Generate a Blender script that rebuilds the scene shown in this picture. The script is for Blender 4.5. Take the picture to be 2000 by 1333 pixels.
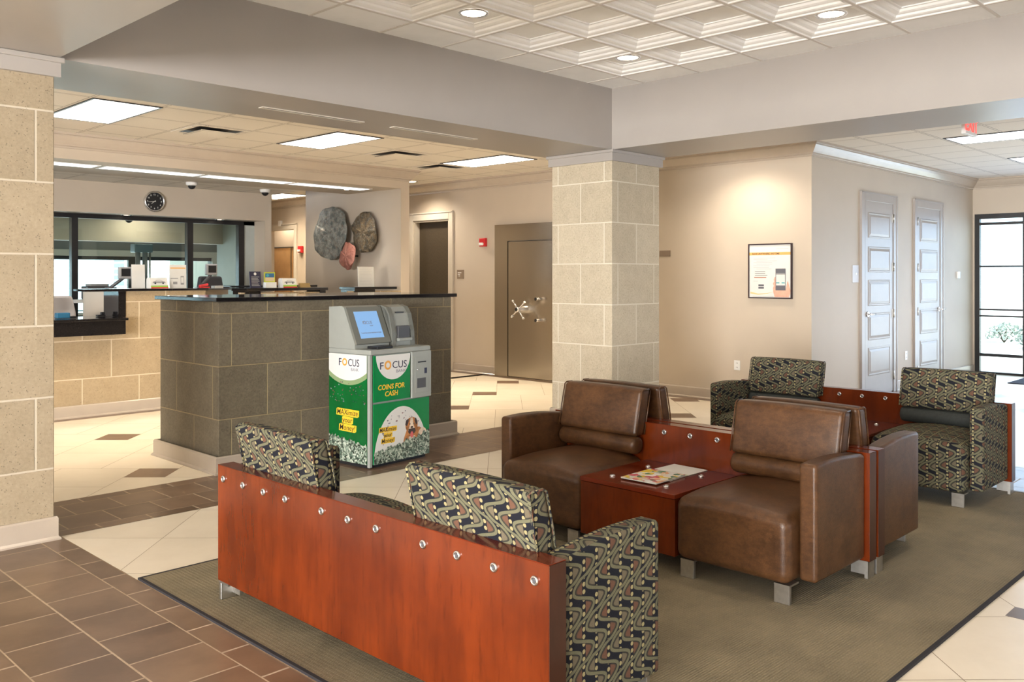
import bpy, bmesh, math, random
from mathutils import Vector, Matrix
for o in list(bpy.data.objects): bpy.data.objects.remove(o)
SC = bpy.context.scene
COL = SC.collection
PI = math.pi
# ------------------------------------------------------------------ camera
F = 1740.0; HOR = 540.0; YAW = math.atan(1706.5/1740.0)   # lobby axes: X runs away to the right, Y away to the left
cam = bpy.data.cameras.new('camera'); camo = bpy.data.objects.new('camera', cam); COL.objects.link(camo)
cam.sensor_width = 36; cam.sensor_fit = 'HORIZONTAL'; cam.lens = F/2000*36
cam.shift_y = -(666.5-HOR)/2000.0
camo.location = (0, 0, 1.5)
camo.rotation_euler = (PI/2, 0, YAW - PI/2)
cam.clip_end = 200
SC.camera = camo
# ------------------------------------------------------------------ world, exposure
SC.view_settings.view_transform = 'Standard'; SC.view_settings.look = 'None'
SC.view_settings.gamma = 1; SC.view_settings.use_curve_mapping = False
SC.view_settings.exposure = 0.36
w = bpy.data.worlds.new('sky'); SC.world = w; w.use_nodes = True
bg = w.node_tree.nodes['Background']; bg.inputs[0].default_value = (0.70, 0.83, 1.0, 1); bg.inputs[1].default_value = 3.2

def link(o, parent=None):
    COL.objects.link(o)
    if parent: o.parent = parent
    return o
def area_light(name, loc, rot, sx, sy, power, color):
    l = bpy.data.lights.new(name, 'AREA'); l.shape = 'RECTANGLE'; l.size = sx; l.size_y = sy
    l.energy = power; l.color = color
    o = bpy.data.objects.new(name, l); o.location = loc; o.rotation_euler = rot
    return link(o)
COOL = (0.80, 0.90, 1.0); WARM = (1.0, 0.87, 0.70); NEUT = (1.0, 0.88, 0.74)
# daylight from behind the camera and the glazed openings, plus one added ceiling fill
area_light('daylight_front_window', (-8.9, -1.0, 1.65), (0, -PI/2-.15, 0), 2.6, 8.0, 3400, (0.98, 0.965, 0.95))
area_light('ceiling_fill_light', (4.0, -4.85, 1.45), (PI/2+.35, 0, 0), 7.0, 2.3, 110, (0.95, 0.96, 1.0))  # added upward fill for the coffered ceiling, no window behind it
area_light('daylight_entry', (14.75, 1.6, 1.25), (0, PI/2, 0), 2.3, 5.0, 60, (0.42, 0.60, 1.0))
area_light('daylight_drive_up', (5.5, 14.9, 1.4), (-PI/2, 0, 0), 4.5, .9, 25, COOL)
sun = bpy.data.lights.new('sun', 'SUN'); sun.energy = 14; sun.angle = 0.02; sun.color = (1, .97, .9)
so = link(bpy.data.objects.new('sun', sun)); so.rotation_euler = (0.75, 0.25, 0.0)

# ------------------------------------------------------------------ shader helpers
class V:
    def __init__(s, nt, k): s.nt = nt; s.k = k
    def _m(s, op, *a):
        n = s.nt.nodes.new('ShaderNodeMath'); n.operation = op
        for i, x in enumerate((s,)+a):
            if isinstance(x, V): s.nt.links.new(x.k, n.inputs[i])
            else: n.inputs[i].default_value = x
        return V(s.nt, n.outputs[0])
    def __add__(s, o): return s._m('ADD', o)
    def __sub__(s, o): return s._m('SUBTRACT', o)
    def __mul__(s, o): return s._m('MULTIPLY', o)
    def __truediv__(s, o): return s._m('DIVIDE', o)
    def __neg__(s): return s._m('MULTIPLY', -1.0)
    def lt(s, o): return s._m('LESS_THAN', o)
    def gt(s, o): return s._m('GREATER_THAN', o)
    def min(s, o): return s._m('MINIMUM', o)
    def max(s, o): return s._m('MAXIMUM', o)
    def floor(s): return s._m('FLOOR')
    def frac(s): return s._m('FRACT')
    def abs(s): return s._m('ABSOLUTE')
    def sin(s): return s._m('SINE')
    def cos(s): return s._m('COSINE')
    def mod(s, o): return s._m('FLOORED_MODULO', o)
    def ss(s, a, b):
        n = s.nt.nodes.new('ShaderNodeMapRange'); n.interpolation_type = 'SMOOTHSTEP'
        s.nt.links.new(s.k, n.inputs[0]); n.inputs[1].default_value = a; n.inputs[2].default_value = b
        return V(s.nt, n.outputs[0])
    def sel(s, a, b):      # s ? a : b
        return s*a + (V.one(s.nt) - s)*b if not isinstance(a, V) and not isinstance(b, V) else (s*1.0)*a + ((s*-1.0) + 1.0)*b
    @staticmethod
    def one(nt):
        n = nt.nodes.new('ShaderNodeValue'); n.outputs[0].default_value = 1; return V(nt, n.outputs[0])
def rgba(c): return (c[0], c[1], c[2], 1)
def cmix(nt, f, a, b):
    n = nt.nodes.new('ShaderNodeMix'); n.data_type = 'RGBA'
    if isinstance(f, V): nt.links.new(f.k, n.inputs[0])
    else: n.inputs[0].default_value = f
    for x, i in ((a, 6), (b, 7)):
        if isinstance(x, tuple): n.inputs[i].default_value = rgba(x)
        else: nt.links.new(x, n.inputs[i])
    return n.outputs[2]
def coords(nt):
    t = nt.nodes.new('ShaderNodeTexCoord')
    a = nt.nodes.new('ShaderNodeSeparateXYZ'); nt.links.new(t.outputs['Object'], a.inputs[0])
    b = nt.nodes.new('ShaderNodeSeparateXYZ'); nt.links.new(t.outputs['Normal'], b.inputs[0])
    return [V(nt, a.outputs[i]) for i in range(3)], [V(nt, b.outputs[i]) for i in range(3)], t
def noise(nt, vec, scale, detail=4, rough=.55, stretch=None):
    n = nt.nodes.new('ShaderNodeTexNoise'); n.inputs['Scale'].default_value = scale
    n.inputs['Detail'].default_value = detail; n.inputs['Roughness'].default_value = rough
    if stretch:
        m = nt.nodes.new('ShaderNodeMapping'); m.inputs['Scale'].default_value = stretch
        nt.links.new(vec, m.inputs[0]); vec = m.outputs[0]
    nt.links.new(vec, n.inputs['Vector']); return V(nt, n.outputs['Fac'])
def bump(nt, bs, h, strength, dist=.01):
    n = nt.nodes.new('ShaderNodeBump'); n.inputs['Strength'].default_value = strength; n.inputs['Distance'].default_value = dist
    nt.links.new(h.k, n.inputs['Height']); nt.links.new(n.outputs[0], bs.inputs['Normal'])
def mat(name, color=(.5, .5, .5), rough=.5, metal=0, emit=None, estr=0, spec=None, coat=0, var=0, vscale=8, bmp=0, bscale=150):
    m = bpy.data.materials.new(name); m.use_nodes = True; nt = m.node_tree; bs = nt.nodes['Principled BSDF']
    bs.inputs['Base Color'].default_value = rgba(color); bs.inputs['Roughness'].default_value = rough
    bs.inputs['Metallic'].default_value = metal
    if spec is not None: bs.inputs['Specular IOR Level'].default_value = spec
    if coat: bs.inputs['Coat Weight'].default_value = coat; bs.inputs['Coat Roughness'].default_value = .12
    if emit: bs.inputs['Emission Color'].default_value = rgba(emit); bs.inputs['Emission Strength'].default_value = estr
    t = nt.nodes.new('ShaderNodeTexCoord')
    if var:
        f = noise(nt, t.outputs['Object'], vscale)
        lo = tuple(max(0, c*(1-var)) for c in color); hi = tuple(min(1, c*(1+var)) for c in color)
        nt.links.new(cmix(nt, f.ss(.3, .7), lo, hi), bs.inputs['Base Color'])
    if bmp: bump(nt, bs, noise(nt, t.outputs['Object'], bscale), bmp, .003)
    return m
def s2l(r, g, b):
    f = lambda c: (c/255/12.92) if c/255 <= .04045 else ((c/255+.055)/1.055)**2.4
    return (f(r), f(g), f(b))

WALL = mat('taupe_wall_paint', (.50, .43, .345), .55, var=.02, vscale=2, bmp=.12, bscale=220)
BEAM = mat('grey_beam_paint', (.36, .332, .305), .38, var=.02, vscale=2, bmp=.06, bscale=220)
TRIM = mat('taupe_trim_gloss', (.45, .385, .315), .22, var=.02)
WHITETRIM = mat('pale_trim', (.58, .53, .45), .3, var=.02)
DOORP = mat('pearl_door_paint', (.36, .33, .305), .30, var=.02)
COFFER = mat('white_coffer_tile', (.93, .925, .91), .6, var=.02, vscale=6, bmp=.05)
TBAR = mat('ceiling_grid_bar', (.70, .66, .62), .5, var=.02)
BLACK = mat('black_metal', (.012, .012, .014), .35, var=.1)
GRANITE = mat('black_granite', (.010, .009, .010), .08, var=.6, vscale=160)
CHROME = mat('brushed_chrome', (.75, .75, .76), .18, 1, var=.05, vscale=60)
ALU = mat('satin_aluminium', (.62, .61, .58), .34, 1, var=.06, vscale=40)
WHITEP = mat('white_plastic', (.75, .75, .73), .4, var=.02)
PAPER = mat('white_paper', (.66, .66, .63), .7, var=.02)
GREYP = mat('grey_plastic', (.28, .28, .28), .45, var=.05)
LGREYP = mat('light_grey_plastic', (.285, .30, .275), .4, var=.03, bmp=.05, bscale=400)
MGREYP = mat('kiosk_bezel_grey', (.15, .155, .135), .42, var=.03, bmp=.05, bscale=400)
DGREYP = mat('dark_grey_plastic', (.06, .06, .065), .4, var=.05)
REDP = mat('red_plastic', (.55, .02, .025), .35, var=.05)
DARKROOM = mat('dark_brown_door_leaf', (.060, .044, .025), .5, var=.15, vscale=40)
MAPLE = mat('maple_door_veneer', (.56, .34, .15), .4, var=.08, vscale=5)
LOWBOUNCE = mat('dark_low_bounce_wall', (.13, .10, .08), .8, var=.1)  # unseen walls made dark to cut light bouncing back into the lobby
GREYWALL = mat('grey_wall_paint', (.20, .20, .19), .6, var=.03)
TEALW = mat('pale_green_wall_paint', (.42, .45, .42), .6, var=.03)

def stone_mat(name, c1, c2, mortar, L=.606, Hh=.4064, off=(.1, .1), bstr=.4, pit=.5, mw=.007):
    m = bpy.data.materials.new(name); m.use_nodes = True; nt = m.node_tree; bs = nt.nodes['Principled BSDF']
    (x, y, z), (nx, ny, nz), t = coords(nt)
    isx = nx.abs().gt(.6)
    u = isx*(y - off[1]) + (isx*-1.0 + 1.0)*(x - off[0])
    row = (z/Hh).floor()
    par = row.mod(2.0)
    uu = (u + par*(L/2))/L
    fu = uu.frac(); du = (fu.min((fu*-1.0)+1.0))*L
    fz = (z/Hh).frac(); dz = (fz.min((fz*-1.0)+1.0))*Hh
    d = du.min(dz)
    joint = d.ss(mw*.5, mw*1.1)           # 0 in joint
    n1 = noise(nt, t.outputs['Object'], 55, 6, .7); n2 = noise(nt, t.outputs['Object'], 9, 3)
    vor = nt.nodes.new('ShaderNodeTexVoronoi'); vor.inputs['Scale'].default_value = 70
    nt.links.new(t.outputs['Object'], vor.inputs['Vector']); vd = V(nt, vor.outputs['Distance'])
    n3 = noise(nt, t.outputs['Object'], 26, 2)
    pits = (vd.ss(.18, .30)*-1.0 + 1.0)*n3.ss(.50, .56)
    # every block has its own tone
    wn = nt.nodes.new('ShaderNodeTexWhiteNoise'); wn.noise_dimensions = '2D'
    cb = nt.nodes.new('ShaderNodeCombineXYZ'); nt.links.new(uu.floor().k, cb.inputs[0]); nt.links.new(row.k, cb.inputs[1])
    nt.links.new(cb.outputs[0], wn.inputs['Vector']); tone = V(nt, wn.outputs['Value'])
    base = cmix(nt, n1.ss(.25, .75)*.55 + n2.ss(.3, .7)*.2 + tone*.25, c1, c2)
    base = cmix(nt, pits*pit, base, tuple(c*.35 for c in c1))
    col = cmix(nt, joint, mortar, base)
    nt.links.new(col, bs.inputs['Base Color']); bs.inputs['Roughness'].default_value = .75
    bump(nt, bs, joint*1.0 + n1*.25 - pits*.6, bstr, .006)
    return m
STONE = stone_mat('tan_block_stone', (.40, .34, .245), (.60, .53, .40), (.68, .63, .52), off=(7.323, 5.515))
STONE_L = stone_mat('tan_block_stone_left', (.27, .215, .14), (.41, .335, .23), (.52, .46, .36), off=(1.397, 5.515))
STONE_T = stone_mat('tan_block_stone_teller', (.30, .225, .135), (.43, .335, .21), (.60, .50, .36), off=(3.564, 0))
STONE_D = stone_mat('dark_block_stone', (.095, .080, .053), (.21, .178, .122), (.33, .265, .15), off=(3.376, 6.115), Hh=.405, L=.615, bstr=.8, pit=.15, mw=.005)

def tile_mat(name, c1, c2, rough, vein=.5):
    m = bpy.data.materials.new(name); m.use_nodes = True; nt = m.node_tree; bs = nt.nodes['Principled BSDF']
    t = nt.nodes.new('ShaderNodeTexCoord')
    at = nt.nodes.new('ShaderNodeAttribute'); at.attribute_name = 'tone'
    tone = V(nt, at.outputs['Fac'])
    # each tile shifts the cloud pattern
    mp = nt.nodes.new('ShaderNodeVectorMath'); mp.operation = 'ADD'
    cb = nt.nodes.new('ShaderNodeCombineXYZ'); nt.links.new((tone*37.0).k, cb.inputs[0]); nt.links.new((tone*91.0).k, cb.inputs[2])
    nt.links.new(t.outputs['Object'], mp.inputs[0]); nt.links.new(cb.outputs[0], mp.inputs[1])
    n1 = noise(nt, mp.outputs[0], 3.2, 5, .6); n2 = noise(nt, mp.outputs[0], 45, 3, .6)
    f = n1.ss(.3, .72)*vein + tone*(.9-vein) + n2*.1
    nt.links.new(cmix(nt, f, c1, c2), bs.inputs['Base Color']); bs.inputs['Roughness'].default_value = rough
    bump(nt, bs, n2, .04, .002)
    return m
CREAM = tile_mat('cream_floor_tile', (.72, .635, .50), (.83, .75, .62), .28)
BROWN = tile_mat('brown_floor_tile', (.095, .056, .034), (.235, .150, .096), .28)
GROUT = mat('floor_grout', (.36, .27, .19), .8, var=.1, vscale=30)
CARPET = mat('teller_carpet', (.20, .17, .14), .95, var=.2, vscale=60)

def acoustic():
    m = bpy.data.materials.new('acoustic_ceiling'); m.use_nodes = True; nt = m.node_tree; bs = nt.nodes['Principled BSDF']
    (x, y, z), n, t = coords(nt)
    fx = ((x - 2.86)/.61).frac(); fy = ((y - 7.73)/.61).frac()
    dx = (fx.min(fx*-1.0+1.0))*.61; dy = (fy.min(fy*-1.0+1.0))*.61; d = dx.min(dy)
    bar = d.lt(.010); edge = d.gt(.010)*d.lt(.017)
    n1 = noise(nt, t.outputs['Object'], 120, 3, .7)
    c = cmix(nt, n1.ss(.3, .7), (.72, .67, .60), (.80, .755, .68))
    c = cmix(nt, bar, c, (.74, .69, .62)); c = cmix(nt, edge*.75, c, (.14, .11, .08))
    nt.links.new(c, bs.inputs['Base Color']); bs.inputs['Roughness'].default_value = .85
    bump(nt, bs, n1*.4 + bar*1.0, .2, .003)
    return m
ACOU = acoustic()

def wood(name, axis_stretch, c1, c2, c3, rough=.22):
    m = bpy.data.materials.new(name); m.use_nodes = True; nt = m.node_tree; bs = nt.nodes['Principled BSDF']
    t = nt.nodes.new('ShaderNodeTexCoord')
    a = noise(nt, t.outputs['Object'], 3.0, 4, .6, axis_stretch); b = noise(nt, t.outputs['Object'], 22, 4, .65, axis_stretch)
    c = noise(nt, t.outputs['Object'], 3.5, 3, .6, (1, 1, .8))
    col = cmix(nt, a.ss(.3, .7)*.55 + c.ss(.3, .75)*.45, c1, c2); col = cmix(nt, b.ss(.5, .8)*.5, col, c3)
    nt.links.new(col, bs.inputs['Base Color']); bs.inputs['Roughness'].default_value = rough
    bs.inputs['Specular IOR Level'].default_value = .35; bs.inputs['Coat Weight'].default_value = .1; bs.inputs['Coat Roughness'].default_value = .08
    bump(nt, bs, b, .03, .002)
    return m
CHERRY = wood('cherry_veneer', (1.6, 1.6, .28), (.060, .009, .0015), (.150, .024, .003), (.034, .005, .001))
CHERRYT = wood('cherry_veneer_top', (1.6, .3, 1.6), (.085, .012, .004), (.155, .022, .006), (.06, .008, .003), .16)
CHERRYD = wood('cherry_edge_dark', (1.6, 1.6, .3), (.030, .009, .004), (.050, .014, .006), (.022, .006, .003), .35)

def leather():
    m = bpy.data.materials.new('brown_leather'); m.use_nodes = True; nt = m.node_tree; bs = nt.nodes['Principled BSDF']
    t = nt.nodes.new('ShaderNodeTexCoord')
    a = noise(nt, t.outputs['Object'], 6, 5, .65); b = noise(nt, t.outputs['Object'], 28, 4, .6, (1, 1, 1.8))
    vor = nt.nodes.new('ShaderNodeTexVoronoi'); vor.inputs['Scale'].default_value = 95; vor.feature = 'DISTANCE_TO_EDGE'
    nt.links.new(t.outputs['Object'], vor.inputs['Vector']); vd = V(nt, vor.outputs['Distance']).ss(.0, .12)
    col = cmix(nt, a.ss(.3, .7)*.6 + b.ss(.3, .7)*.4, (.038, .016, .006), (.105, .047, .018))
    col = cmix(nt, (vd*-1.0+1.0)*.3, col, (.03, .014, .008))
    nt.links.new(col, bs.inputs['Base Color']); bs.inputs['Roughness'].default_value = .36; bs.inputs['Specular IOR Level'].default_value = .38
    bump(nt, bs, vd*.5 + b*.8, .16, .003)
    return m
LEATHER = leather()

def fabric():
    m = bpy.data.materials.new('wave_pattern_fabric'); m.use_nodes = True; nt = m.node_tree; bs = nt.nodes['Principled BSDF']
    (x, y, z), (nx, ny, nz), t = coords(nt)
    top = nz.abs().gt(.80); isy = ny.abs().gt(.6)*((top*-1.0)+1.0)
    notop = top*-1.0+1.0
    u = isy*x + (isy*-1.0+1.0)*y
    v = notop*z + top*x
    P = .063; Lp = .138; KT = 4.2; EX = .82; AM = .80*1.22
    U = u/P; W = v/Lp*-1.0
    n0 = (U + .5).floor()
    NAVYC = (.006, .007, .013)
    ks = []; dmin = None; col = None
    for dk in (-1.0, 0.0, 1.0, -2.0, 2.0):
        k = n0 + dk
        tt = (W + k*.13).frac(); h = tt.min(tt*-1.0 + 1.0)*2.0; sg = tt.lt(.5)*2.0 - 1.0
        th = (h*KT)._m('TANH'); q = (h*h*-1.0 + 1.0).max(.06)
        f = sg*th*((h*h*-1.0 + 1.0).max(0.0)._m('POWER', EX))*AM
        df = ((th*th*-1.0 + 1.0)*KT*(q._m('POWER', EX)) - th*h*(2*EX)*(q._m('POWER', EX-1)))*(2*AM*P/Lp)
        corr = (df*df + 1.0)._m('SQRT')
        sd = U - k - f; d = sd.abs()/corr
        dmin = d if dmin is None else dmin.min(d)
        if abs(dk) < 1.5: ks.append((k, d, ((U - k)*sd).lt(0.0)))
    first = True
    for k, d, ins in ks:
        moon = cmix(nt, k.mod(2.0), (.130, .108, .070), (.120, .058, .036))
        body = cmix(nt, d.ss(.20, .25), (.040, .037, .026), moon)
        col = cmix(nt, ins, NAVYC if first else col, body); first = False
    du = U - n0
    col = cmix(nt, (du.abs().ss(.13, .155)*-1.0)+1.0, col, NAVYC)
    dv = (W*5.8).frac() - .5
    dd = ((du*P)*(du*P) + (dv*(Lp/5.8))*(dv*(Lp/5.8)))._m('SQRT')
    col = cmix(nt, (dd.ss(.0068, .0078)*-1.0)+1.0, col, (.30, .26, .13))
    col = cmix(nt, (dmin.ss(.115, .135)*-1.0)+1.0, col, NAVYC)
    col = cmix(nt, (dmin.ss(.078, .098)*-1.0)+1.0, col, (.130, .125, .075))
    weave = noise(nt, t.outputs['Object'], 500, 2, .5)
    col = cmix(nt, weave.ss(.4, .7)*.25, col, (.02, .02, .02))
    nt.links.new(col, bs.inputs['Base Color']); bs.inputs['Roughness'].default_value = .8
    bs.inputs['Specular IOR Level'].default_value = .25
    bump(nt, bs, weave + ((dmin.ss(.08, .14)*-1.0)+1.0)*.5, .25, .002)
    return m
FABRIC = fabric()
BOLSTER = mat('charcoal_bolster_fabric', (.022, .026, .024), .75, var=.15, vscale=60, bmp=.2, bscale=500)

def rugmat():
    m = bpy.data.materials.new('olive_ribbed_rug'); m.use_nodes = True; nt = m.node_tree; bs = nt.nodes['Principled BSDF']
    (x, y, z), n, t = coords(nt)
    a = noise(nt, t.outputs['Object'], 2.4, 5, .65); b = noise(nt, t.outputs['Object'], 160, 3, .6)
    rib = ((y*(2*PI/.012)).sin()*.5 + .5)*((x*(2*PI/.02)).sin()*.25+.75)
    col = cmix(nt, a.ss(.3, .7), (.105, .082, .042), (.195, .155, .088))
    col = cmix(nt, rib*.3 + b.ss(.3, .7)*.25, col, (.30, .255, .17))
    nt.links.new(col, bs.inputs['Base Color']); bs.inputs['Roughness'].default_value = .95
    bump(nt, bs, rib + b, .5, .004)
    return m
RUG = rugmat(); RUGEDGE = mat('dark_rug_binding', (.014, .012, .015), .9, var=.2, vscale=200)

def steel(name, c, rough):
    m = bpy.data.materials.new(name); m.use_nodes = True; nt = m.node_tree; bs = nt.nodes['Principled BSDF']
    t = nt.nodes.new('ShaderNodeTexCoord'); a = noise(nt, t.outputs['Object'], 60, 4, .6, (1, 6, .15))
    nt.links.new(cmix(nt, a, tuple(v*.85 for v in c), c), bs.inputs['Base Color'])
    bs.inputs['Metallic'].default_value = 1; bs.inputs['Roughness'].default_value = rough
    bump(nt, bs, a, .03, .001)
    return m
STEEL = steel('brushed_vault_steel', (.52, .475, .41), .27)

def glass(name, tint=(.9, .97, .95)):
    m = bpy.data.materials.new(name); m.use_nodes = True; nt = m.node_tree
    for n in list(nt.nodes): nt.nodes.remove(n)
    o = nt.nodes.new('ShaderNodeOutputMaterial'); mx = nt.nodes.new('ShaderNodeMixShader')
    tr = nt.nodes.new('ShaderNodeBsdfTransparent'); gl = nt.nodes.new('ShaderNodeBsdfGlossy'); fr = nt.nodes.new('ShaderNodeFresnel')
    tr.inputs[0].default_value = rgba(tint); gl.inputs['Roughness'].default_value = .02; fr.inputs[0].default_value = 1.45
    nt.links.new(fr.outputs[0], mx.inputs[0]); nt.links.new(tr.outputs[0], mx.inputs[1]); nt.links.new(gl.outputs[0], mx.inputs[2])
    nt.links.new(mx.outputs[0], o.inputs[0]); return m
GLASS = glass('clear_glass')

def lensmat(name, strength, color):
    m = bpy.data.materials.new(name); m.use_nodes = True; nt = m.node_tree; bs = nt.nodes['Principled BSDF']
    (x, y, z), n, t = coords(nt)
    r = (x/.1).frac(); rr = (y/.1).frac()
    g = (r.min(r*-1.0+1.0)).ss(.0, .14)*.25 + (rr.min(rr*-1.0+1.0)).ss(.0, .14)*.25 + .5
    bs.inputs['Base Color'].default_value = (.8, .8, .8, 1)
    bs.inputs['Emission Color'].default_value = rgba(color)
    nt.links.new((g*strength).k, bs.inputs['Emission Strength'])
    return m
LENS = lensmat('fluorescent_lens', 2.0, (1.0, .93, .84))
LENSC = lensmat('cool_fluorescent_lens', 2.0, (.94, .95, 1.0))
LENSS = lensmat('strip_light_lens', 1.6, (.86, .91, 1.0))
LAMP = mat('downlight_lamp', (.8, .8, .8), .5, emit=(1.0, .88, .70), estr=7)

# ------------------------------------------------------------------ geometry helpers
class MB:
    def __init__(s): s.bm = bmesh.new(); s.mats = []
    def mi(s, m):
        if m not in s.mats: s.mats.append(m)
        return s.mats.index(m)
    def box(s, x0, x1, y0, y1, z0, z1, m=None, bev=0, seg=2, M=None):
        b = bmesh.new(); bmesh.ops.create_cube(b, size=1)
        for v in b.verts: v.co = Vector(((x0+x1)/2 + v.co.x*(x1-x0), (y0+y1)/2 + v.co.y*(y1-y0), (z0+z1)/2 + v.co.z*(z1-z0)))
        if bev: bmesh.ops.bevel(b, geom=list(b.edges), offset=bev, segments=seg, affect='EDGES', profile=.5)
        s.add(b, m, M); return s
    def add(s, b, m=None, M=None, smooth=False):
        if M is not None: bmesh.ops.transform(b, matrix=M, verts=b.verts)
        idx = s.mi(m) if m else 0
        bmesh.ops.recalc_face_normals(b, faces=b.faces)
        vm = {}
        for v in b.verts: vm[v] = s.bm.verts.new(v.co)
        for f in b.faces:
            try: g = s.bm.faces.new([vm[v] for v in f.verts]); g.material_index = idx; g.smooth = smooth or f.smooth
            except ValueError: pass
        b.free()
    def cyl(s, c, r, h, axis='Z', seg=24, m=None, r2=None, smooth=True, M=None):
        b = bmesh.new(); bmesh.ops.create_cone(b, cap_ends=True, segments=seg, radius1=r, radius2=r if r2 is None else r2, depth=h)
        R = {'Z': Matrix(), 'X': Matrix.Rotation(PI/2, 4, 'Y'), 'Y': Matrix.Rotation(-PI/2, 4, 'X')}[axis]
        bmesh.ops.transform(b, matrix=Matrix.Translation(c) @ R, verts=b.verts)
        for f in b.faces: f.smooth = smooth and len(f.verts) == 4
        s.add(b, m, M); return s
    def lathe(s, prof, c=(0, 0, 0), axis='Z', seg=28, m=None, M=None):
        b = bmesh.new(); rings = []
        for r, z in prof:
            rings.append([b.verts.new((r*math.cos(2*PI*i/seg), r*math.sin(2*PI*i/seg), z)) for i in range(seg)] if r > 1e-6 else [b.verts.new((0, 0, z))])
        for a, c2 in zip(rings, rings[1:]):
            for i in range(seg):
                j = (i+1) % seg
                if len(a) == 1 and len(c2) == 1: continue
                if len(a) == 1: f = b.faces.new((a[0], c2[i], c2[j]))
                elif len(c2) == 1: f = b.faces.new((a[i], a[j], c2[0]))
                else: f = b.faces.new((a[i], a[j], c2[j], c2[i]))
                f.smooth = True
        R = {'Z': Matrix(), 'X': Matrix.Rotation(PI/2, 4, 'Y'), '-X': Matrix.Rotation(-PI/2, 4, 'Y'), 'Y': Matrix.Rotation(-PI/2, 4, 'X'), '-Y': Matrix.Rotation(PI/2, 4, 'X'), '-Z': Matrix.Rotation(PI, 4, 'X')}[axis]
        bmesh.ops.transform(b, matrix=Matrix.Translation(c) @ R, verts=b.verts)
        s.add(b, m, M); return s
    def tube(s, pts, r, seg=10, m=None, M=None):
        b = bmesh.new(); rings = []; pts = [Vector(p) for p in pts]
        for i, p in enumerate(pts):
            d = (pts[min(i+1, len(pts)-1)] - pts[max(i-1, 0)]).normalized()
            a = d.cross(Vector((0, 0, 1)));
            if a.length < 1e-3: a = d.cross(Vector((1, 0, 0)))
            a.normalize(); c = d.cross(a)
            rings.append([b.verts.new(p + (a*math.cos(2*PI*k/seg) + c*math.sin(2*PI*k/seg))*r) for k in range(seg)])
        for a, c in zip(rings, rings[1:]):
            for k in range(seg):
                f = b.faces.new((a[k], a[(k+1) % seg], c[(k+1) % seg], c[k])); f.smooth = True
        b.faces.new(rings[0]); b.faces.new(rings[-1]); s.add(b, m, M); return s
    def prism(s, prof, axis, a, b_, m=None, M=None, smooth=False):
        # prof: 2D points; axis X -> (y,z), Y -> (x,z), Z -> (x,y)
        b = bmesh.new()
        def P(p, t): return {'X': (t, p[0], p[1]), 'Y': (p[0], t, p[1]), 'Z': (p[0], p[1], t)}[axis]
        A = [b.verts.new(P(p, a)) for p in prof]; B = [b.verts.new(P(p, b_)) for p in prof]
        b.faces.new(A); b.faces.new(B); n = len(prof)
        for i in range(n):
            f = b.faces.new((A[i], A[(i+1) % n], B[(i+1) % n], B[i])); f.smooth = smooth
        s.add(b, m, M); return s
    def sweep(s, prof, path, m=None, closed=False):
        # prof [(out, z)] swept along the 2D path, out to the LEFT of travel, mitred corners
        b = bmesh.new(); n = len(path); rings = []
        for i in range(n):
            p = Vector(path[i]);
            d0 = (Vector(path[i]) - Vector(path[i-1])).normalized() if (i > 0 or closed) else None
            d1 = (Vector(path[(i+1) % n]) - Vector(path[i])).normalized() if (i < n-1 or closed) else None
            if d0 is None: d0 = d1
            if d1 is None: d1 = d0
            n0 = Vector((-d0.y, d0.x)); n1 = Vector((-d1.y, d1.x)); mv = (n0+n1); mv = mv/ (mv.dot(n0))
            rings.append([b.verts.new((p.x + mv.x*o, p.y + mv.y*o, z)) for o, z in prof])
        k = len(prof)
        rg = range(n if closed else n-1)
        for i in rg:
            A = rings[i]; B = rings[(i+1) % n]
            for j in range(k): b.faces.new((A[j], A[(j+1) % k], B[(j+1) % k], B[j]))
        if not closed: b.faces.new(rings[0]); b.faces.new(rings[-1])
        s.add(b, m); return s
    def soft(s, x0, x1, y0, y1, z0, z1, r, n=10, deform=None, m=None):
        b = bmesh.new(); h = Vector(((x1-x0)/2, (y1-y0)/2, (z1-z0)/2)); c = Vector(((x0+x1)/2, (y0+y1)/2, (z0+z1)/2))
        def params(hh):
            inner = hh - r; a = []
            for i in range(5): a.append(-hh + r*(i/4))
            k = max(4, n)
            for i in range(1, k): a.append(-inner + 2*inner*i/k)
            for i in range(5): a.append(inner + r*(i/4))
            return a
        G = [params(h[i]) for i in range(3)]
        cache = {}
        def vert(i, j, k):
            key = (i, j, k)
            if key in cache: return cache[key]
            p = Vector((G[0][i], G[1][j], G[2][k]))
            q = Vector([max(-(h[a]-r), min(h[a]-r, p[a])) for a in range(3)])
            d = p - q
            if d.length > 1e-9:
                # angle-true remap so the roundover is even
                dd = Vector([math.tan(abs(d[a])/r*PI/4)*(1 if d[a] > 0 else -1) for a in range(3)])
                d = dd.normalized()*r
            p = q + d + c
            if deform: p = deform(p.x, p.y, p.z)
            cache[key] = b.verts.new(p); return cache[key]
        nx, ny, nz = len(G[0])-1, len(G[1])-1, len(G[2])-1
        def quad(a, b2, c2, d2):
            f = b.faces.new((a, b2, c2, d2)); f.smooth = True
        for i in range(nx):
            for j in range(ny):
                for k in (0, nz): quad(vert(i, j, k), vert(i+1, j, k), vert(i+1, j+1, k), vert(i, j+1, k))
        for i in range(nx):
            for k in range(nz):
                for j in (0, ny): quad(vert(i, j, k), vert(i+1, j, k), vert(i+1, j, k+1), vert(i, j, k+1))
        for j in range(ny):
            for k in range(nz):
                for i in (0, nx): quad(vert(i, j, k), vert(i, j+1, k), vert(i, j+1, k+1), vert(i, j, k+1))
        s.add(b, m); return s
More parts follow.
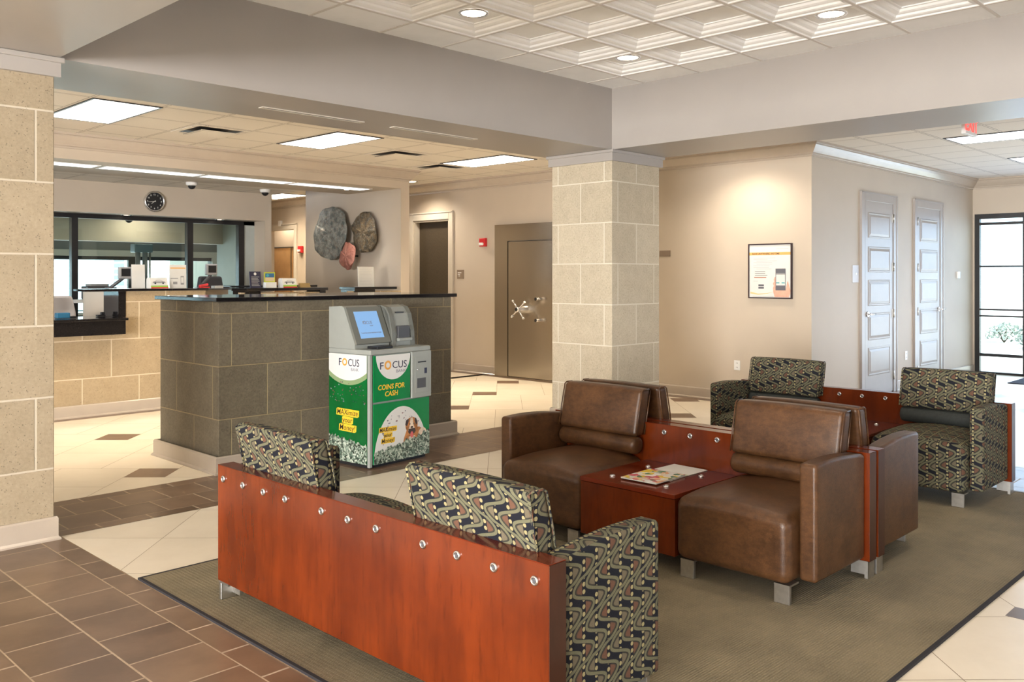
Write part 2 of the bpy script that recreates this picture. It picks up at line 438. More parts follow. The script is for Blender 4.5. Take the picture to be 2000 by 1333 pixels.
    def build(s, name, m=None, parent=None, loc=None, rz=0, kind=None):
        me = bpy.data.meshes.new(name); bmesh.ops.recalc_face_normals(s.bm, faces=s.bm.faces); s.bm.to_mesh(me); s.bm.free()
        if s.mats and s.mats[0] is not None:
            for x in s.mats: me.materials.append(x)
        elif m: me.materials.append(m)
        o = bpy.data.objects.new(name, me); link(o, parent)
        if loc: o.location = loc
        if rz: o.rotation_euler = (0, 0, rz)
        if kind: o['kind'] = kind
        return o
def tag(o, label, cat, group=None, kind=None):
    o['label'] = label; o['category'] = cat
    if group: o['group'] = group
    if kind: o['kind'] = kind
    return o
def thing(name, loc, label, cat, rz=0, group=None):
    o = bpy.data.objects.new(name, None); o.empty_display_size = .1; o.location = loc; o.rotation_euler = (0, 0, rz); link(o)
    return tag(o, label, cat, group)
def struct(name, mb, m, parent=None):
    return mb.build(name, m, parent, kind=None if parent else 'structure')
def copy_tree(o, parent=None):
    c = o.copy(); COL.objects.link(c); c.parent = parent
    for ch in list(o.children): copy_tree(ch, c)
    return c
def frame(o, xa, ya, n):       # matrix from (u, v, depth) to local space
    M = Matrix.Identity(4)
    for i, a in enumerate((xa, ya, n)):
        for j in range(3): M[j][i] = a[j]
    for j in range(3): M[j][3] = o[j]
    return M
def poly(mb, pts, M, t=.0006, m=None):
    b = bmesh.new(); A = [b.verts.new((p[0], p[1], 0)) for p in pts]; B = [b.verts.new((p[0], p[1], t)) for p in pts]
    b.faces.new(A); b.faces.new(B); n = len(pts)
    for i in range(n): b.faces.new((A[i], A[(i+1) % n], B[(i+1) % n], B[i]))
    mb.add(b, m, M)
def rect(mb, x0, x1, y0, y1, M, t=.0006, m=None): poly(mb, [(x0, y0), (x1, y0), (x1, y1), (x0, y1)], M, t, m)
def disc(mb, x, y, rx, ry, M, t=.0006, m=None, n=20): poly(mb, [(x+rx*math.cos(2*PI*i/n), y+ry*math.sin(2*PI*i/n)) for i in range(n)], M, t, m)
def lettering(name, items, M, m, parent, t=.0006):
    # items: (string, x, y, size, align, bold offset, shear)
    mb = MB()
    for it in items:
        (st, x, y, size, al, bold, shear) = it[:7]
        cu = bpy.data.curves.new('t', 'FONT'); cu.body = st; cu.size = size; cu.align_x = al; cu.offset = bold; cu.shear = shear; cu.extrude = t/2; cu.resolution_u = 3
        ob = bpy.data.objects.new('t', cu); me = bpy.data.meshes.new_from_object(ob)
        b = bmesh.new(); b.from_mesh(me); fx = 1
        if len(it) > 7: fx = it[7]/max(v.co.x for v in me.vertices)
        mb.add(b, None, M @ Matrix.Translation((x, y, t/2)) @ Matrix.Diagonal((fx, 1, 1, 1)))
        bpy.data.objects.remove(ob); bpy.data.curves.remove(cu); bpy.data.meshes.remove(me)
    return mb.build(name, m, parent)
def rect_minus(u0, u1, v0, v1, holes):
    us = sorted({u0, u1, *[h[0] for h in holes], *[h[1] for h in holes]}); vs = sorted({v0, v1, *[h[2] for h in holes], *[h[3] for h in holes]})
    us = [u for u in us if u0 <= u <= u1]; vs = [v for v in vs if v0 <= v <= v1]
    for a, b in zip(us, us[1:]):
        col = []
        for c, d in zip(vs, vs[1:]):
            if any(h[0] <= (a+b)/2 <= h[1] and h[2] <= (c+d)/2 <= h[3] for h in holes): continue
            if col and abs(col[-1][1]-c) < 1e-9: col[-1][1] = d
            else: col.append([c, d])
        for c, d in col: yield a, b, c, d
def wallX(mb, x0, x1, y0, y1, z0, z1, holes=()):
    for a, b, c, d in rect_minus(y0, y1, z0, z1, list(holes)): mb.box(x0, x1, a, b, c, d)
def wallY(mb, y0, y1, x0, x1, z0, z1, holes=()):
    for a, b, c, d in rect_minus(x0, x1, z0, z1, list(holes)): mb.box(a, b, y0, y1, c, d)

# ------------------------------------------------------------------ key dimensions
XB, YB = 6.92, 5.415          # lobby corner (stone column)
XA, YN = 1.815, .3            # opposite edges of the raised ceiling
ZB, ZC, ZS = 2.745, 3.34, 3.0  # beam underside, coffered ceiling, side ceilings
XW = 9.45                     # vault / poster wall
YD = 4.58                     # door wall
XG = 14.89                    # entrance glazing
YT = 9.9                      # teller front

# ------------------------------------------------------------------ floor
def clip(pts, x0, x1, y0, y1):
    for ax, val, sg in ((0, x0, 1), (0, x1, -1), (1, y0, 1), (1, y1, -1)):
        out = []
        for i in range(len(pts)):
            a = pts[i]; b = pts[(i+1) % len(pts)]; da = (a[ax]-val)*sg; db = (b[ax]-val)*sg
            if da >= 0: out.append(a)
            if (da > 0 > db) or (da < 0 < db):
                t = da/(da-db); out.append((a[0]+(b[0]-a[0])*t, a[1]+(b[1]-a[1])*t))
        pts = out
        if len(pts) < 3: return None
    return pts
rnd = random.Random(4)
fl = bmesh.new(); ftone = fl.faces.layers.float.new('tone'); fmats = [GROUT, CREAM, BROWN, CARPET, mat('light_grout', (.50, .40, .30), .8, var=.1, vscale=30)]
def ftile(pts, mi, g=.0025):
    cx = sum(p[0] for p in pts)/len(pts); cy = sum(p[1] for p in pts)/len(pts)
    q = []
    n = len(pts)
    for p in pts:
        L = math.hypot(p[0]-cx, p[1]-cy); k = max(0, 1 - g*1.4/max(L, .01)); q.append((cx+(p[0]-cx)*k, cy+(p[1]-cy)*k))
    f = fl.faces.new([fl.verts.new((p[0], p[1], 0)) for p in q]); f.material_index = mi; f[ftone] = rnd.random()
    if f.normal.z < 0 or f.calc_area() > 0: f.normal_update()
    if f.normal.z < 0: f.normal_flip()
R2 = math.sqrt(.5)
def uv2xy(u, v): return ((u-v)*R2, (u+v)*R2)
# pinwheel pattern outside the lobby: blocks of four cream tiles with one brown inset each
Lp, sp = 1.22, .305
cu, cv = 6.823, 2.68
Ou, Ov = cu - sp/2 - Lp, cv + sp/2 - Lp
cream_regions = [(-8.9, .975, -4.9, 6.30), (7.775, 9.30, -4.9, 6.30), (9.30, 14.88, -4.9, 4.43), (-3.9, 9.30, 6.30, 9.75), (8.02, 9.30, 9.75, 17.0)]
for mI in range(-16, 18):
    for nI in range(-14, 18):
        u0 = Ou + mI*Lp + nI*sp; v0 = Ov - mI*sp + nI*Lp
        qs = [([(u0+a*.61, v0+b*.61), (u0+(a+1)*.61, v0+b*.61), (u0+(a+1)*.61, v0+(b+1)*.61), (u0+a*.61, v0+(b+1)*.61)], 1) for a in (0, 1) for b in (0, 1)]
        qs.append(([(u0+Lp, v0+Lp-sp), (u0+Lp+sp, v0+Lp-sp), (u0+Lp+sp, v0+Lp), (u0+Lp, v0+Lp)], 2))
        for q, mi in qs:
            P = [uv2xy(*p) for p in q]
            for rg in cream_regions:
                c = clip(P, *rg)
                if c: ftile(c, mi, .0018)
# lobby centre: plain diagonal tiles, a few small brown accents at crossings
for i in range(-12, 16):
    for j in range(-12, 14):
        u0 = 3.903 + .61*i; w0 = 2.319 + .61*j      # u=(x+y)/r2, w=(x-y)/r2
        q = [(u0, w0), (u0+.61, w0), (u0+.61, w0+.61), (u0, w0+.61)]
        P = [((a+b)*R2, (a-b)*R2) for a, b in q]
        c = clip(P, 1.845, XB-.01, YN, 5.46)
        if c: ftile(c, 1, .0018)
def bandtiles(axis, t0, sgn, s0, s1):
    rows = [(0, .12), (.12, .425), (.425, .73), (.73, .85)]
    for r, (a, b) in enumerate(rows):
        off = .2475 + (.1525 if r % 2 else 0)
        k = math.floor((s0-off)/.306)
        while off + k*.306 < s1:
            c0 = max(s0, off+k*.306); c1 = min(s1, off+(k+1)*.306); k += 1
            if c1-c0 < .01: continue
            ta, tb = t0+sgn*a, t0+sgn*b
            ta, tb = min(ta, tb), max(ta, tb)
            P = [(ta, c0), (tb, c0), (tb, c1), (ta, c1)] if axis == 'x' else [(c0, ta), (c1, ta), (c1, tb), (c0, tb)]
            ftile(P, 2, .0042)
bandtiles('x', 1.842, -1, YN-.85, 5.45); bandtiles('x', XB, 1, YN-.85, 5.45)
bandtiles('y', 5.45, 1, .985, 7.77); bandtiles('y', YN, -1, 1.845, XB)
for x in [(.306*i) for i in range(-12, 31)]: ftile([(x, 9.755), (x+.306, 9.755), (x+.306, 9.895), (x, 9.895)], 2, .002)
for y in [4.58+.306*i for i in range(0, 40)]: ftile([(9.305, y), (9.445, y), (9.445, y+.306), (9.305, y+.306)], 2, .002)
for x in [9.45+.306*i for i in range(0, 18)]: ftile([(x, 4.435), (x+.306, 4.435), (x+.306, 4.575), (x, 4.575)], 2, .002)
for P, mi, z in (([(-9, -7), (15, -7), (15, 17.3), (-9, 17.3)], 0, -.0012), ([(-3.9, 10.05), (7.86, 10.05), (7.86, 17), (-3.9, 17)], 3, -.0006),
                 ([(.99, -.5), (1.84, -.5), (1.84, 6.29), (.99, 6.29)], 4, -.0008), ([(6.92, -.5), (7.77, -.5), (7.77, 6.29), (6.92, 6.29)], 4, -.0008), ([(1.84, 5.45), (6.92, 5.45), (6.92, 6.29), (1.84, 6.29)], 4, -.0008)):
    f = fl.faces.new([fl.verts.new((p[0], p[1], z)) for p in P]); f.material_index = mi
for f in fl.faces:
    f.normal_update()
    if f.normal.z < 0: f.normal_flip()
me = bpy.data.meshes.new('floor'); fl.to_mesh(me); fl.free()
for m in fmats: me.materials.append(m)
fo = link(bpy.data.objects.new('floor', me)); fo['kind'] = 'structure'
mb = MB()      # small square accent where tiles cross beside the rug
mb.box(4.335, 4.48, 1.06, 1.20, 0, .0008, BROWN)
struct('floor_accent', mb, BROWN)
bpy.data.objects['floor_accent'].name = 'trim_9'

# ------------------------------------------------------------------ ceilings and beams
mb = MB()
for a in ((-4, 15, 6.30, 13.7), (7.9, 15, 13.7, 17.3), (7.79, 15, -5, 6.30), (-9, .93, -7, 6.30), (-9, -4, 6.3, 7.0), (.93, 7.79, -5, -.58)): mb.box(a[0], a[1], a[2], a[3], ZS, ZS+.08)
struct('ceiling', mb, ACOU)
# coffered lobby ceiling
mb = MB(); mb.box(XA-.05, XB+.05, YN-.05, YB+.05, ZC+.13, ZC+.2, COFFER)
gx = [2.26+.6125*i for i in range(8)]; gy = [5.02-.6133*i for i in range(8)]
X1, X2 = gx[0], gx[-1]; Y1, Y2 = gy[-1], gy[0]
for (a, b, c, d) in ((XA, X1, YN, YB), (X2, XB, YN, YB), (X1, X2, Y2, YB), (X1, X2, YN, Y1)): mb.box(a, b, c, d, ZC, ZC+.02, COFFER)
prof = [(0, 0), (.014, 0), (.014, .008), (.045, .010), (.058, .016), (.064, .030), (.082, .033), (.098, .041), (.108, .056), (.124, .058), (.124, .066)]
b = bmesh.new()
for i in range(len(gx)-1):
    for j in range(len(gy)-1):
        x0, x1, y0, y1 = gx[i], gx[i+1], gy[j+1], gy[j]
        rings = [[b.verts.new(p) for p in ((x0+o, y0+o, ZC+h), (x1-o, y0+o, ZC+h), (x1-o, y1-o, ZC+h), (x0+o, y1-o, ZC+h))] for o, h in prof]
        for A, B in zip(rings, rings[1:]):
            for k in range(4): b.faces.new((A[k], A[(k+1) % 4], B[(k+1) % 4], B[k]))
        b.faces.new(rings[-1])
mb.add(b, COFFER)
struct('ceiling_coffers', mb, COFFER).name = 'trim_1'
mb = MB()
for x in gx: mb.box(x-.0115, x+.0115, YN, YB, ZC-.004, ZC+.002)
for y in gy: mb.box(XA, XB, y-.0115, y+.0115, ZC-.0045, ZC+.0015)
struct('trim_2', mb, TBAR)
mb = MB()
mb.box(.93, XA, -.58, YB, ZB, ZC+.25)
struct('wall_beam_left', mb, BEAM)
mb = MB()
mb.box(.93, 7.79, YB, 6.30, ZB, ZC+.25)
struct('wall_beam_back', mb, BEAM)
mb = MB(); mb.box(XB, 7.79, -.58, YB, ZB, ZC+.25); struct('wall_beam_right', mb, BEAM)
mb = MB(); mb.box(XA, XB, -.58, YN, ZB, ZC+.25); struct('wall_beam_front', mb, BEAM)

# ------------------------------------------------------------------ walls
mb = MB(); wallX(mb, XW, XW+.14, YD+.0, 17.2, 0, ZS, [(10.664, 11.56, 0, 2.415), (15.22, 16.2, 0, 2.42)]); 
struct('wall_vault', mb, WALL)
mb = MB(); mb.box(9.7, 11.0, 10.2, 12.0, 0, .01); mb.box(10.99, 11.1, 10.2, 12.0, 0, ZS); mb.box(XW+.14, 11.1, 10.1, 10.2, 0, ZS); mb.box(XW+.14, 11.1, 12.0, 12.1, 0, ZS)
struct('wall_side_room', mb, GREYWALL)
mb = MB(); mb.box(9.95, 10.05, 14.6, 17.3, 0, ZS); mb.box(XW+.14, 10.05, 14.5, 14.6, 0, ZS); mb.box(XW, 10.05, 17.2, 17.3, 0, ZS)
struct('wall_back_room', mb, WALL)
mb = MB(); mb.box(XW+.14, XG+.12, YD, YD+.14, 0, ZS); struct('wall_doors', mb, WALL)
mb = MB(); wallX(mb, XG, XG+.12, -5, YD, 0, ZS, [(-1.2, 4.555, 0, 2.46)]); struct('wall_entry', mb, WALL)
mb = MB(); wallX(mb, -9.1, -9, -7, 17.2, 0, ZC); mb.box(-9, -4, 6.9, 7.0, 0, ZC); struct('wall_left', mb, LOWBOUNCE)
mb = MB(); wallY(mb, -5.1, -5, -4, 15, 0, ZC); mb.box(-9.1, -4, -7.1, -7, 0, ZC); mb.box(-4.1, -4, -7, -5, 0, ZC); struct('wall_front', mb, LOWBOUNCE)
mb = MB(); mb.box(7.9, XW, 17.2, 17.3, 0, ZS); mb.box(7.9, 8.0, 13.6, 17.2, 0, ZS); struct('wall_back', mb, WALL)
# teller soffit, art wall
mb = MB(); mb.box(-4, 8.01, YT, 11.16, 2.737, ZS-.001); struct('wall_soffit', mb, WALL)
mb = MB(); mb.box(7.86, 8.01, YT, 12.33, 0, 2.737); mb.box(7.86, 8.01, 11.16, 12.33, 2.737, ZS); struct('wall_art', mb, WALL)
mb = MB(); mb.box(-4, 7.05, 11.16, 12.0, 2.737, 2.80); mb.box(7.05, 7.06, 11.16, 12.0, 2.737, ZS); struct('ceiling_teller', mb, ACOU)
# clock wall with the wide glazed opening
mb = MB(); wallY(mb, 12.0, 12.7, -4, 7.05, 0, 2.737, [(-2, 6.94, .9, 2.33)])
struct('wall_clock', mb, WALL)
mb = MB(); mb.box(-4, 7.05, 12.7, 16.0, 2.62, 2.70); struct('ceiling_drive_up', mb, WALL)
mb = MB(); mb.box(-4, 7.05, 13.5, 13.7, 2.02, 2.62); struct('wall_header', mb, WALL)
mb = MB(); mb.box(7.05, 7.15, 12.7, 13.7, 0, 2.70); struct('wall_reveal', mb, TEALW)
mb = MB(); mb.box(7.15, 7.9, 13.6, 13.7, 0, 2.7); wallY(mb, 15.0, 15.15, -4, 7.9, 0, 2.7, [(-1, 7.62, .95, 1.83)]); mb.box(7.05, 7.9, 13.7, 15.1, 2.62, 2.7)
struct('wall_drive_up', mb, GREYWALL)
# trim around the drive-up window
mb = MB(); mb.box(-1.1, 7.74, 14.97, 15.0, 1.83, 1.93); mb.box(7.62, 7.74, 14.97, 15.0, .9, 1.83); struct('trim_3', mb, WHITETRIM)

# ------------------------------------------------------------------ crown mouldings and baseboards
CR = [(0, -.155), (.012, -.155), (.014, -.135), (.03, -.128), (.032, -.115), (.05, -.098), (.078, -.068), (.098, -.04), (.100, -.028), (.118, -.022), (.122, 0), (0, 0)]
crown = [(o, ZS+z) for o, z in CR]
mb = MB(); mb.sweep(crown, [(XG, YD), (XW, YD), (XW, 17.1)], TRIM); struct('trim_4', mb, TRIM)
mb = MB(); mb.sweep([(-o, z) for o, z in crown], [(-3.9, YT), (8.01, YT), (8.01, 12.3)], TRIM); struct('trim_5', mb, TRIM)
mb = MB(); mb.sweep(crown, [(XG, -4.9), (XG, YD)], TRIM); struct('trim_6', mb, TRIM)
BP = [(0, 0), (.030, 0), (.030, .010), (.018, .022), (.018, .122), (.012, .132), (0, .132)]
def base(name, path, kind='structure', parent=None, m=TRIM):
    mb = MB(); mb.sweep(BP, path, m); o = mb.build(name, m, parent)
    if not parent: o['kind'] = kind
    return o
base('baseboard_doors', [(XG, YD), (13.54, YD)]); base('baseboard_doors', [(12.44, YD), (11.84, YD)])
base('baseboard_poster', [(10.73, YD), (XW, YD), (XW, 9.55)])
base('baseboard_vault', [(XW, 9.60), (XW, 10.58)]); base('baseboard_vault', [(XW, 11.66), (XW, 15.1)])

# ------------------------------------------------------------------ stone columns
def column(x0, x1, y0, y1, stone, label):
    t = thing('stone_column', (0, 0, 0), label, 'column')
    mb = MB(); mb.box(x0, x1, y0, y1, 0, 2.65, bev=.004, seg=1); mb.build('shaft', stone, t)
    mb = MB(); mb.box(x0-.028, x1+.028, y0-.028, y1+.028, 2.635, 2.715); mb.box(x0-.045, x1+.045, y0-.045, y1+.045, 2.715, 2.744, bev=.004); mb.build('capital', BEAM, t)
    mb = MB(); mb.sweep([(-o, z) for o, z in BP], [(x0, y0), (x1, y0), (x1, y1), (x0, y1)], TRIM, closed=True); mb.build('base_trim', TRIM, t)
    return t
column(XB+.004, 7.722, YB+.004, 6.206, STONE, 'tan split-block stone column behind the brown leather bench')
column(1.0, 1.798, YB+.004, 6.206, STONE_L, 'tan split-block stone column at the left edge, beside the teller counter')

# ------------------------------------------------------------------ dark stone reception island
t = thing('reception_island', (0, 0, 0), 'dark grey stone block island with a black granite top, behind the green kiosk', 'counter')
mb = MB(); mb.box(3.27, 5.63, 6.33, 7.34, 0, 1.305, bev=.004, seg=1); mb.build('stone_body', STONE_D, t)
mb = MB(); mb.box(3.235, 5.675, 6.295, 7.375, 1.305, 1.338, bev=.005); mb.build('countertop', GRANITE, t)
mb = MB(); mb.sweep([(-o*1.2, z) for o, z in BP], [(3.25, 6.31), (5.65, 6.31), (5.65, 7.36), (3.25, 7.36)], TRIM, closed=True); mb.build('base_trim', TRIM, t)

# ------------------------------------------------------------------ teller counter
t = thing('teller_counter', (0, 0, 0), 'tan stone teller counter with black granite ledges along the back of the hall', 'counter')
mb = MB(); mb.box(-3.9, 4.02, YT, 10.05, 0, .90); mb.box(4.02, 4.95, YT, 10.05, 0, 1.335); mb.box(4.95, 5.45, YT, 10.05, 0, 1.0); mb.box(5.45, 6.62, YT, 10.05, 0, 1.30); mb.box(6.62, 7.05, YT, 10.05, 0, .9); mb.box(7.05, 7.86, YT, 10.05, 0, 1.30)
mb.build('stone_front', STONE_T, t)
mb = MB(); mb.box(3.585, 4.97, 9.86, 10.22, 1.335, 1.362, bev=.004); mb.build('granite_cap', GRANITE, t)
mb = MB(); mb.box(5.45, 6.625, 9.86, 10.22, 1.318, 1.355, bev=.004); mb.box(5.46, 5.66, 9.885, 10.2, 1.27, 1.318); mb.box(6.52, 6.605, 9.885, 10.2, 1.27, 1.318); mb.build('granite_cap', GRANITE, t)
mb = MB(); mb.box(7.045, 7.76, 9.86, 10.22, 1.32, 1.355, bev=.004); mb.box(7.06, 7.40, 9.885, 10.2, 1.285, 1.32); mb.build('granite_cap', GRANITE, t)
mb = MB(); mb.box(5.6, 6.88, 10.5, 10.8, 1.355, 1.38, bev=.003); mb.build('rear_shelf', GRANITE, t)
mb = MB(); mb.box(-3.9, 3.95, 9.72, YT, .875, 1.025); mb.box(-3.9, 3.97, 9.69, 10.35, 1.025, 1.052, bev=.004); mb.build('transaction_ledge', GRANITE, t)
mb = MB(); mb.box(3.94, 4.02, 9.89, 10.30, 1.052, 1.335); mb.build('privacy_divider', GRANITE, t)
mb = MB(); mb.box(3.95, 4.0, 10.30, 10.95, .95, 1.335, bev=.003); mb.build('side_panel', WALL, t)
mb = MB(); mb.box(4.97, 5.44, 10.28, 10.33, 1.0, 1.335); mb.build('side_panel', WALL, t)
mb = MB(); mb.box(4.96, 5.45, 10.2, 10.36, 1.335, 1.352, bev=.003); mb.build('rear_shelf', DGREYP, t)
mb = MB(); mb.sweep([(-o, z) for o, z in BP], [(-3.9, YT), (7.86, YT)], TRIM); mb.build('base_trim', TRIM, t)

# ------------------------------------------------------------------ benches
BENCH = {}
def slab_top(p, c0): pass
def bench(label, group, fab, bol, X, Yc, rot, legs='all'):
    t = thing('modular_bench', (X, Yc, 0.012), label, 'bench', rot, group)
    z0 = -.012
    key = fab.name
    if key in BENCH:
        bpy.data.objects.remove(t)
        t = copy_tree(BENCH[key]); t.location = (X, Yc, .012); t.rotation_euler = (0, 0, rot); return tag(t, label, 'bench', group)
    BENCH[key] = t
    Z = z0
    mb = MB(); mb.box(0, .078, -1.028, 1.028, .098+Z, .630+Z, bev=.0015, seg=1); mb.build('back_panel', CHERRY, t)
    mb = MB(); mb.box(-.001, .079, -1.029, 1.029, .6295+Z, .632+Z, bev=.001, seg=1); mb.build('panel_top_edge', CHERRYT, t)
    for sgn in (-1, 1):
        mb = MB(); mb.box(.0015, .0765, sgn*1.0285-.0015, sgn*1.0285+.0015, .0985+Z, .629+Z); mb.build('panel_end', CHERRYD, t)
        # seat: boxed front, crowned top
        ya, yb = (.310, .918) if sgn > 0 else (-.918, -.310)
        yc = (ya+yb)/2
        def dseat(x, y, z, yc=yc):
            k = max(0, min(1, (z-(.25+Z))/.15)); k = k*k*(3-2*k)
            q = 1-((y-yc)/.304)**2; p = max(0, 1 - (max(0, x-.36)/.34)**2)
            z2 = z + k*(.048*max(0, q)**.7*max(.0, p)**.5) - k*.012*(1-max(0, q)**.5)*max(0, (x-.5)/.19)
            return Vector((x + .006*k*max(0, q)*(1 if x > .5 else 0), y, z2))
        mb = MB(); mb.soft(.085, .695, ya, yb, .100+Z, .408+Z, .045, 14, dseat); mb.build('seat', fab, t)
        # back cushion leaning back over the wood panel
        def dback(x, y, z, yc=yc):
            h = (z-(.555+Z))/.27
            c = 1-((y-yc)/.305)**2
            fr = (x-.131)/.047
            return Vector((x - .062*h + .012*max(0, fr)*c*math.sin(max(0, min(1, h))*PI), y, z + .006*c*h))
        mb = MB(); mb.soft(.084, .178, yc-.303, yc+.303, .553+Z, .828+Z, .026, 12, dback); mb.build('back_cushion', fab, t)
        def dpipe(x, y, z): return dback(x, y, z)
        for e in (-1, 1):
            mb = MB()
            yy = yc + e*.294
            loop = []
            for xx, zz in ((.091, .56), (.088, .69), (.090, .815), (.105, .825), (.158, .825), (.173, .815), (.175, .69), (.171, .56)):
                loop.append(tuple(dback(xx, yy+e*.0075, zz+Z)))
            mb.tube(loop, .0045, 6); mb.build('piping', fab, t)
        # bolster roll
        mb = MB(); L = .297
        pr = [(0, -L), (.032, -L), (.045, -L+.004), (.052, -L+.014), (.054, -L+.03), (.0545, 0), (.054, L-.03), (.052, L-.014), (.045, L-.004), (.032, L), (0, L)]
        mb.lathe(pr, c=(.138, yc, .499+Z), axis='Y', seg=28); mb.build('bolster', bol, t)
        # arm
        def darm(x, y, z):
            k = max(0, (z-.35)/.28); return Vector((x, y, z + k*(.034*math.sin(max(0, min(1, (x-.08)/.56))*PI*.72+.1) - .0)))
        mb = MB(); mb.soft(.080, .605, min(sgn*.921, sgn*1.007), max(sgn*.921, sgn*1.007), .112+Z, .622+Z, .018, 12, darm); mb.build('arm', fab, t)
        # legs, bent plates
        for (xa, xb, y_, kind) in ((.600, .675, .37, 'f'), (.600, .675, .875, 'f')):
            mb = MB(); yv = sgn*y_
            mb.box(.655, .675, yv-.038, yv+.038, 0, .100+Z, bev=.0015, seg=1); mb.box(.585, .675, yv-.038, yv+.038, .092+Z, .100+Z); mb.build('leg', ALU, t)
        mb = MB(); ye = sgn*1.02
        mb.box(.002, .078, min(ye, ye-sgn*.018), max(ye, ye-sgn*.018), 0, .098+Z, bev=.0015, seg=1); mb.box(.002, .078, min(ye, ye-sgn*.085), max(ye, ye-sgn*.085), .088+Z, .098+Z); mb.box(.06, .078, min(ye, ye-sgn*.085), max(ye, ye-sgn*.085), .02, .098+Z); mb.build('leg', ALU, t)
    mb = MB(); mb.box(.080, .685, -.3055, .3055, .100+Z, .384+Z, bev=.001, seg=1); mb.build('table_box', CHERRY, t)
    mb = MB(); mb.box(.079, .690, -.307, .307, .387+Z, .410+Z, bev=.0015, seg=1); mb.build('table_top', CHERRYT, t)
    sp = [(0, .010), (.007, .010), (.0085, .006), (.0105, .008), (.013, .008), (.0155, .005), (.016, 0), (0, 0)]
    def stud(c, ax):
        mb = MB(); mb.lathe([(0, -.003), (.016, -.003), (.0165, .003), (.0145, .0075), (.0095, .0085), (.0082, .0055)], c=c, axis=ax, seg=20, m=CHROME)
        mb.lathe([(.0085, .005), (.006, .0062), (0, .0066)], c=c, axis=ax, seg=16, m=DGREYP); mb.build('stud', None, t)
    for y in (-.972, -.795, -.62, -.445, -.177, 0, .177, .445, .62, .795, .972): stud((0, y, .573+Z), '-X')
    for y in (-.177, 0, .177): stud((.078, y, .588+Z), 'X')
    for x in (.24, .57):
        for y in (-.175, .175): stud((x, y, .410+Z), 'Z')
    return t
bench('patterned modular bench seen from behind its tall cherry wood back, nearest the camera', 'modular benches on the rug', FABRIC, BOLSTER, 1.986, 2.821, 0)
bench('brown leather modular bench facing the camera with magazines on its cherry table', 'modular benches on the rug', LEATHER, LEATHER, 4.421, 2.834, PI)
bench('brown leather modular bench turned away, standing back to back with the other leather one', 'modular benches on the rug', LEATHER, LEATHER, 4.447, 2.834, 0)
bench('patterned modular bench facing the camera at the far side of the rug', 'modular benches on the rug', FABRIC, BOLSTER, 6.785, 2.845, PI)

# ------------------------------------------------------------------ rug
t = thing('area_rug', (0, 0, 0), 'large olive brown ribbed rug with a dark bound edge under the benches', 'rug')
mb = MB(); mb.box(1.862, 6.83, 1.308, 4.382, 0.001, .011); mb.build('pile', RUG, t)
mb = MB()
for a in ((1.846, 1.862, 1.292, 4.398), (6.83, 6.846, 1.292, 4.398), (1.862, 6.83, 1.292, 1.308), (1.862, 6.83, 4.382, 4.398)): mb.box(a[0], a[1], a[2], a[3], .001, .0115)
mb.build('binding', RUGEDGE, t)

# ------------------------------------------------------------------ magazines
def printmat(name, cols, scale, seed=0):
    m = bpy.data.materials.new(name); m.use_nodes = True; nt = m.node_tree; bs = nt.nodes['Principled BSDF']
    t = nt.nodes.new('ShaderNodeTexCoord'); v = nt.nodes.new('ShaderNodeTexVoronoi'); v.inputs['Scale'].default_value = scale
    mp = nt.nodes.new('ShaderNodeMapping'); mp.inputs['Location'].default_value = (seed, seed*.7, 0); nt.links.new(t.outputs['Object'], mp.inputs[0]); nt.links.new(mp.outputs[0], v.inputs['Vector'])
    sx = nt.nodes.new('ShaderNodeSeparateColor'); nt.links.new(v.outputs['Color'], sx.inputs[0])
    r = nt.nodes.new('ShaderNodeValToRGB'); r.color_ramp.interpolation = 'CONSTANT'
    while len(r.color_ramp.elements) < len(cols): r.color_ramp.elements.new(.5)
    for i, c in enumerate(cols): r.color_ramp.elements[i].position = i/len(cols); r.color_ramp.elements[i].color = rgba(c)
    nt.links.new(sx.outputs[0], r.inputs[0]); nt.links.new(r.outputs[0], bs.inputs['Base Color']); bs.inputs['Roughness'].default_value = .3
    return m
MAGC = printmat('magazine_cover', [(.75, .75, .7), (.8, .45, .25), (.7, .72, .7), (.75, .55, .05), (.75, .6, .45), (.55, .08, .12), (.8, .8, .78), (.10, .25, .15)], 34, 3)
def magazine(x, y, z, w, h, th, rz, cover, label, cat='magazine'):
    t = thing('magazine', (x, y, z), label, cat, rz, 'reading matter on the bench tables')
    mb = MB(); mb.box(-w/2, w/2, -h/2, h/2, 0, th, bev=.0006, seg=1); mb.build('pages', PAPER, t)
    mb = MB(); mb.box(-w/2-.001, w/2+.001, -h/2-.001, h/2+.001, th, th+.0008); mb.build('cover', cover, t)
    return t
TT = .4112
magazine(3.965, 2.822, TT+.0052, .28, .225, .006, .03, MAGC, 'magazine with a bright colour cover lying on the leather bench table')
magazine(4.045, 2.815, TT, .18, .205, .004, .06, mat('pink_green_cover', (.30, .34, .20), .35, var=.8, vscale=24), 'thin magazine with a green and pink cover poking out between two others')
magazine(4.235, 2.825, TT, .185, .225, .003, -.03, PAPER, 'plain white leaflet at the back of the leather bench table')
magazine(6.55, 2.88, TT, .16, .14, .003, .3, mat('tan_leaflet_cover', (.50, .38, .24), .4, var=.3, vscale=30), 'tan leaflet lying on the far patterned bench table', 'leaflet')

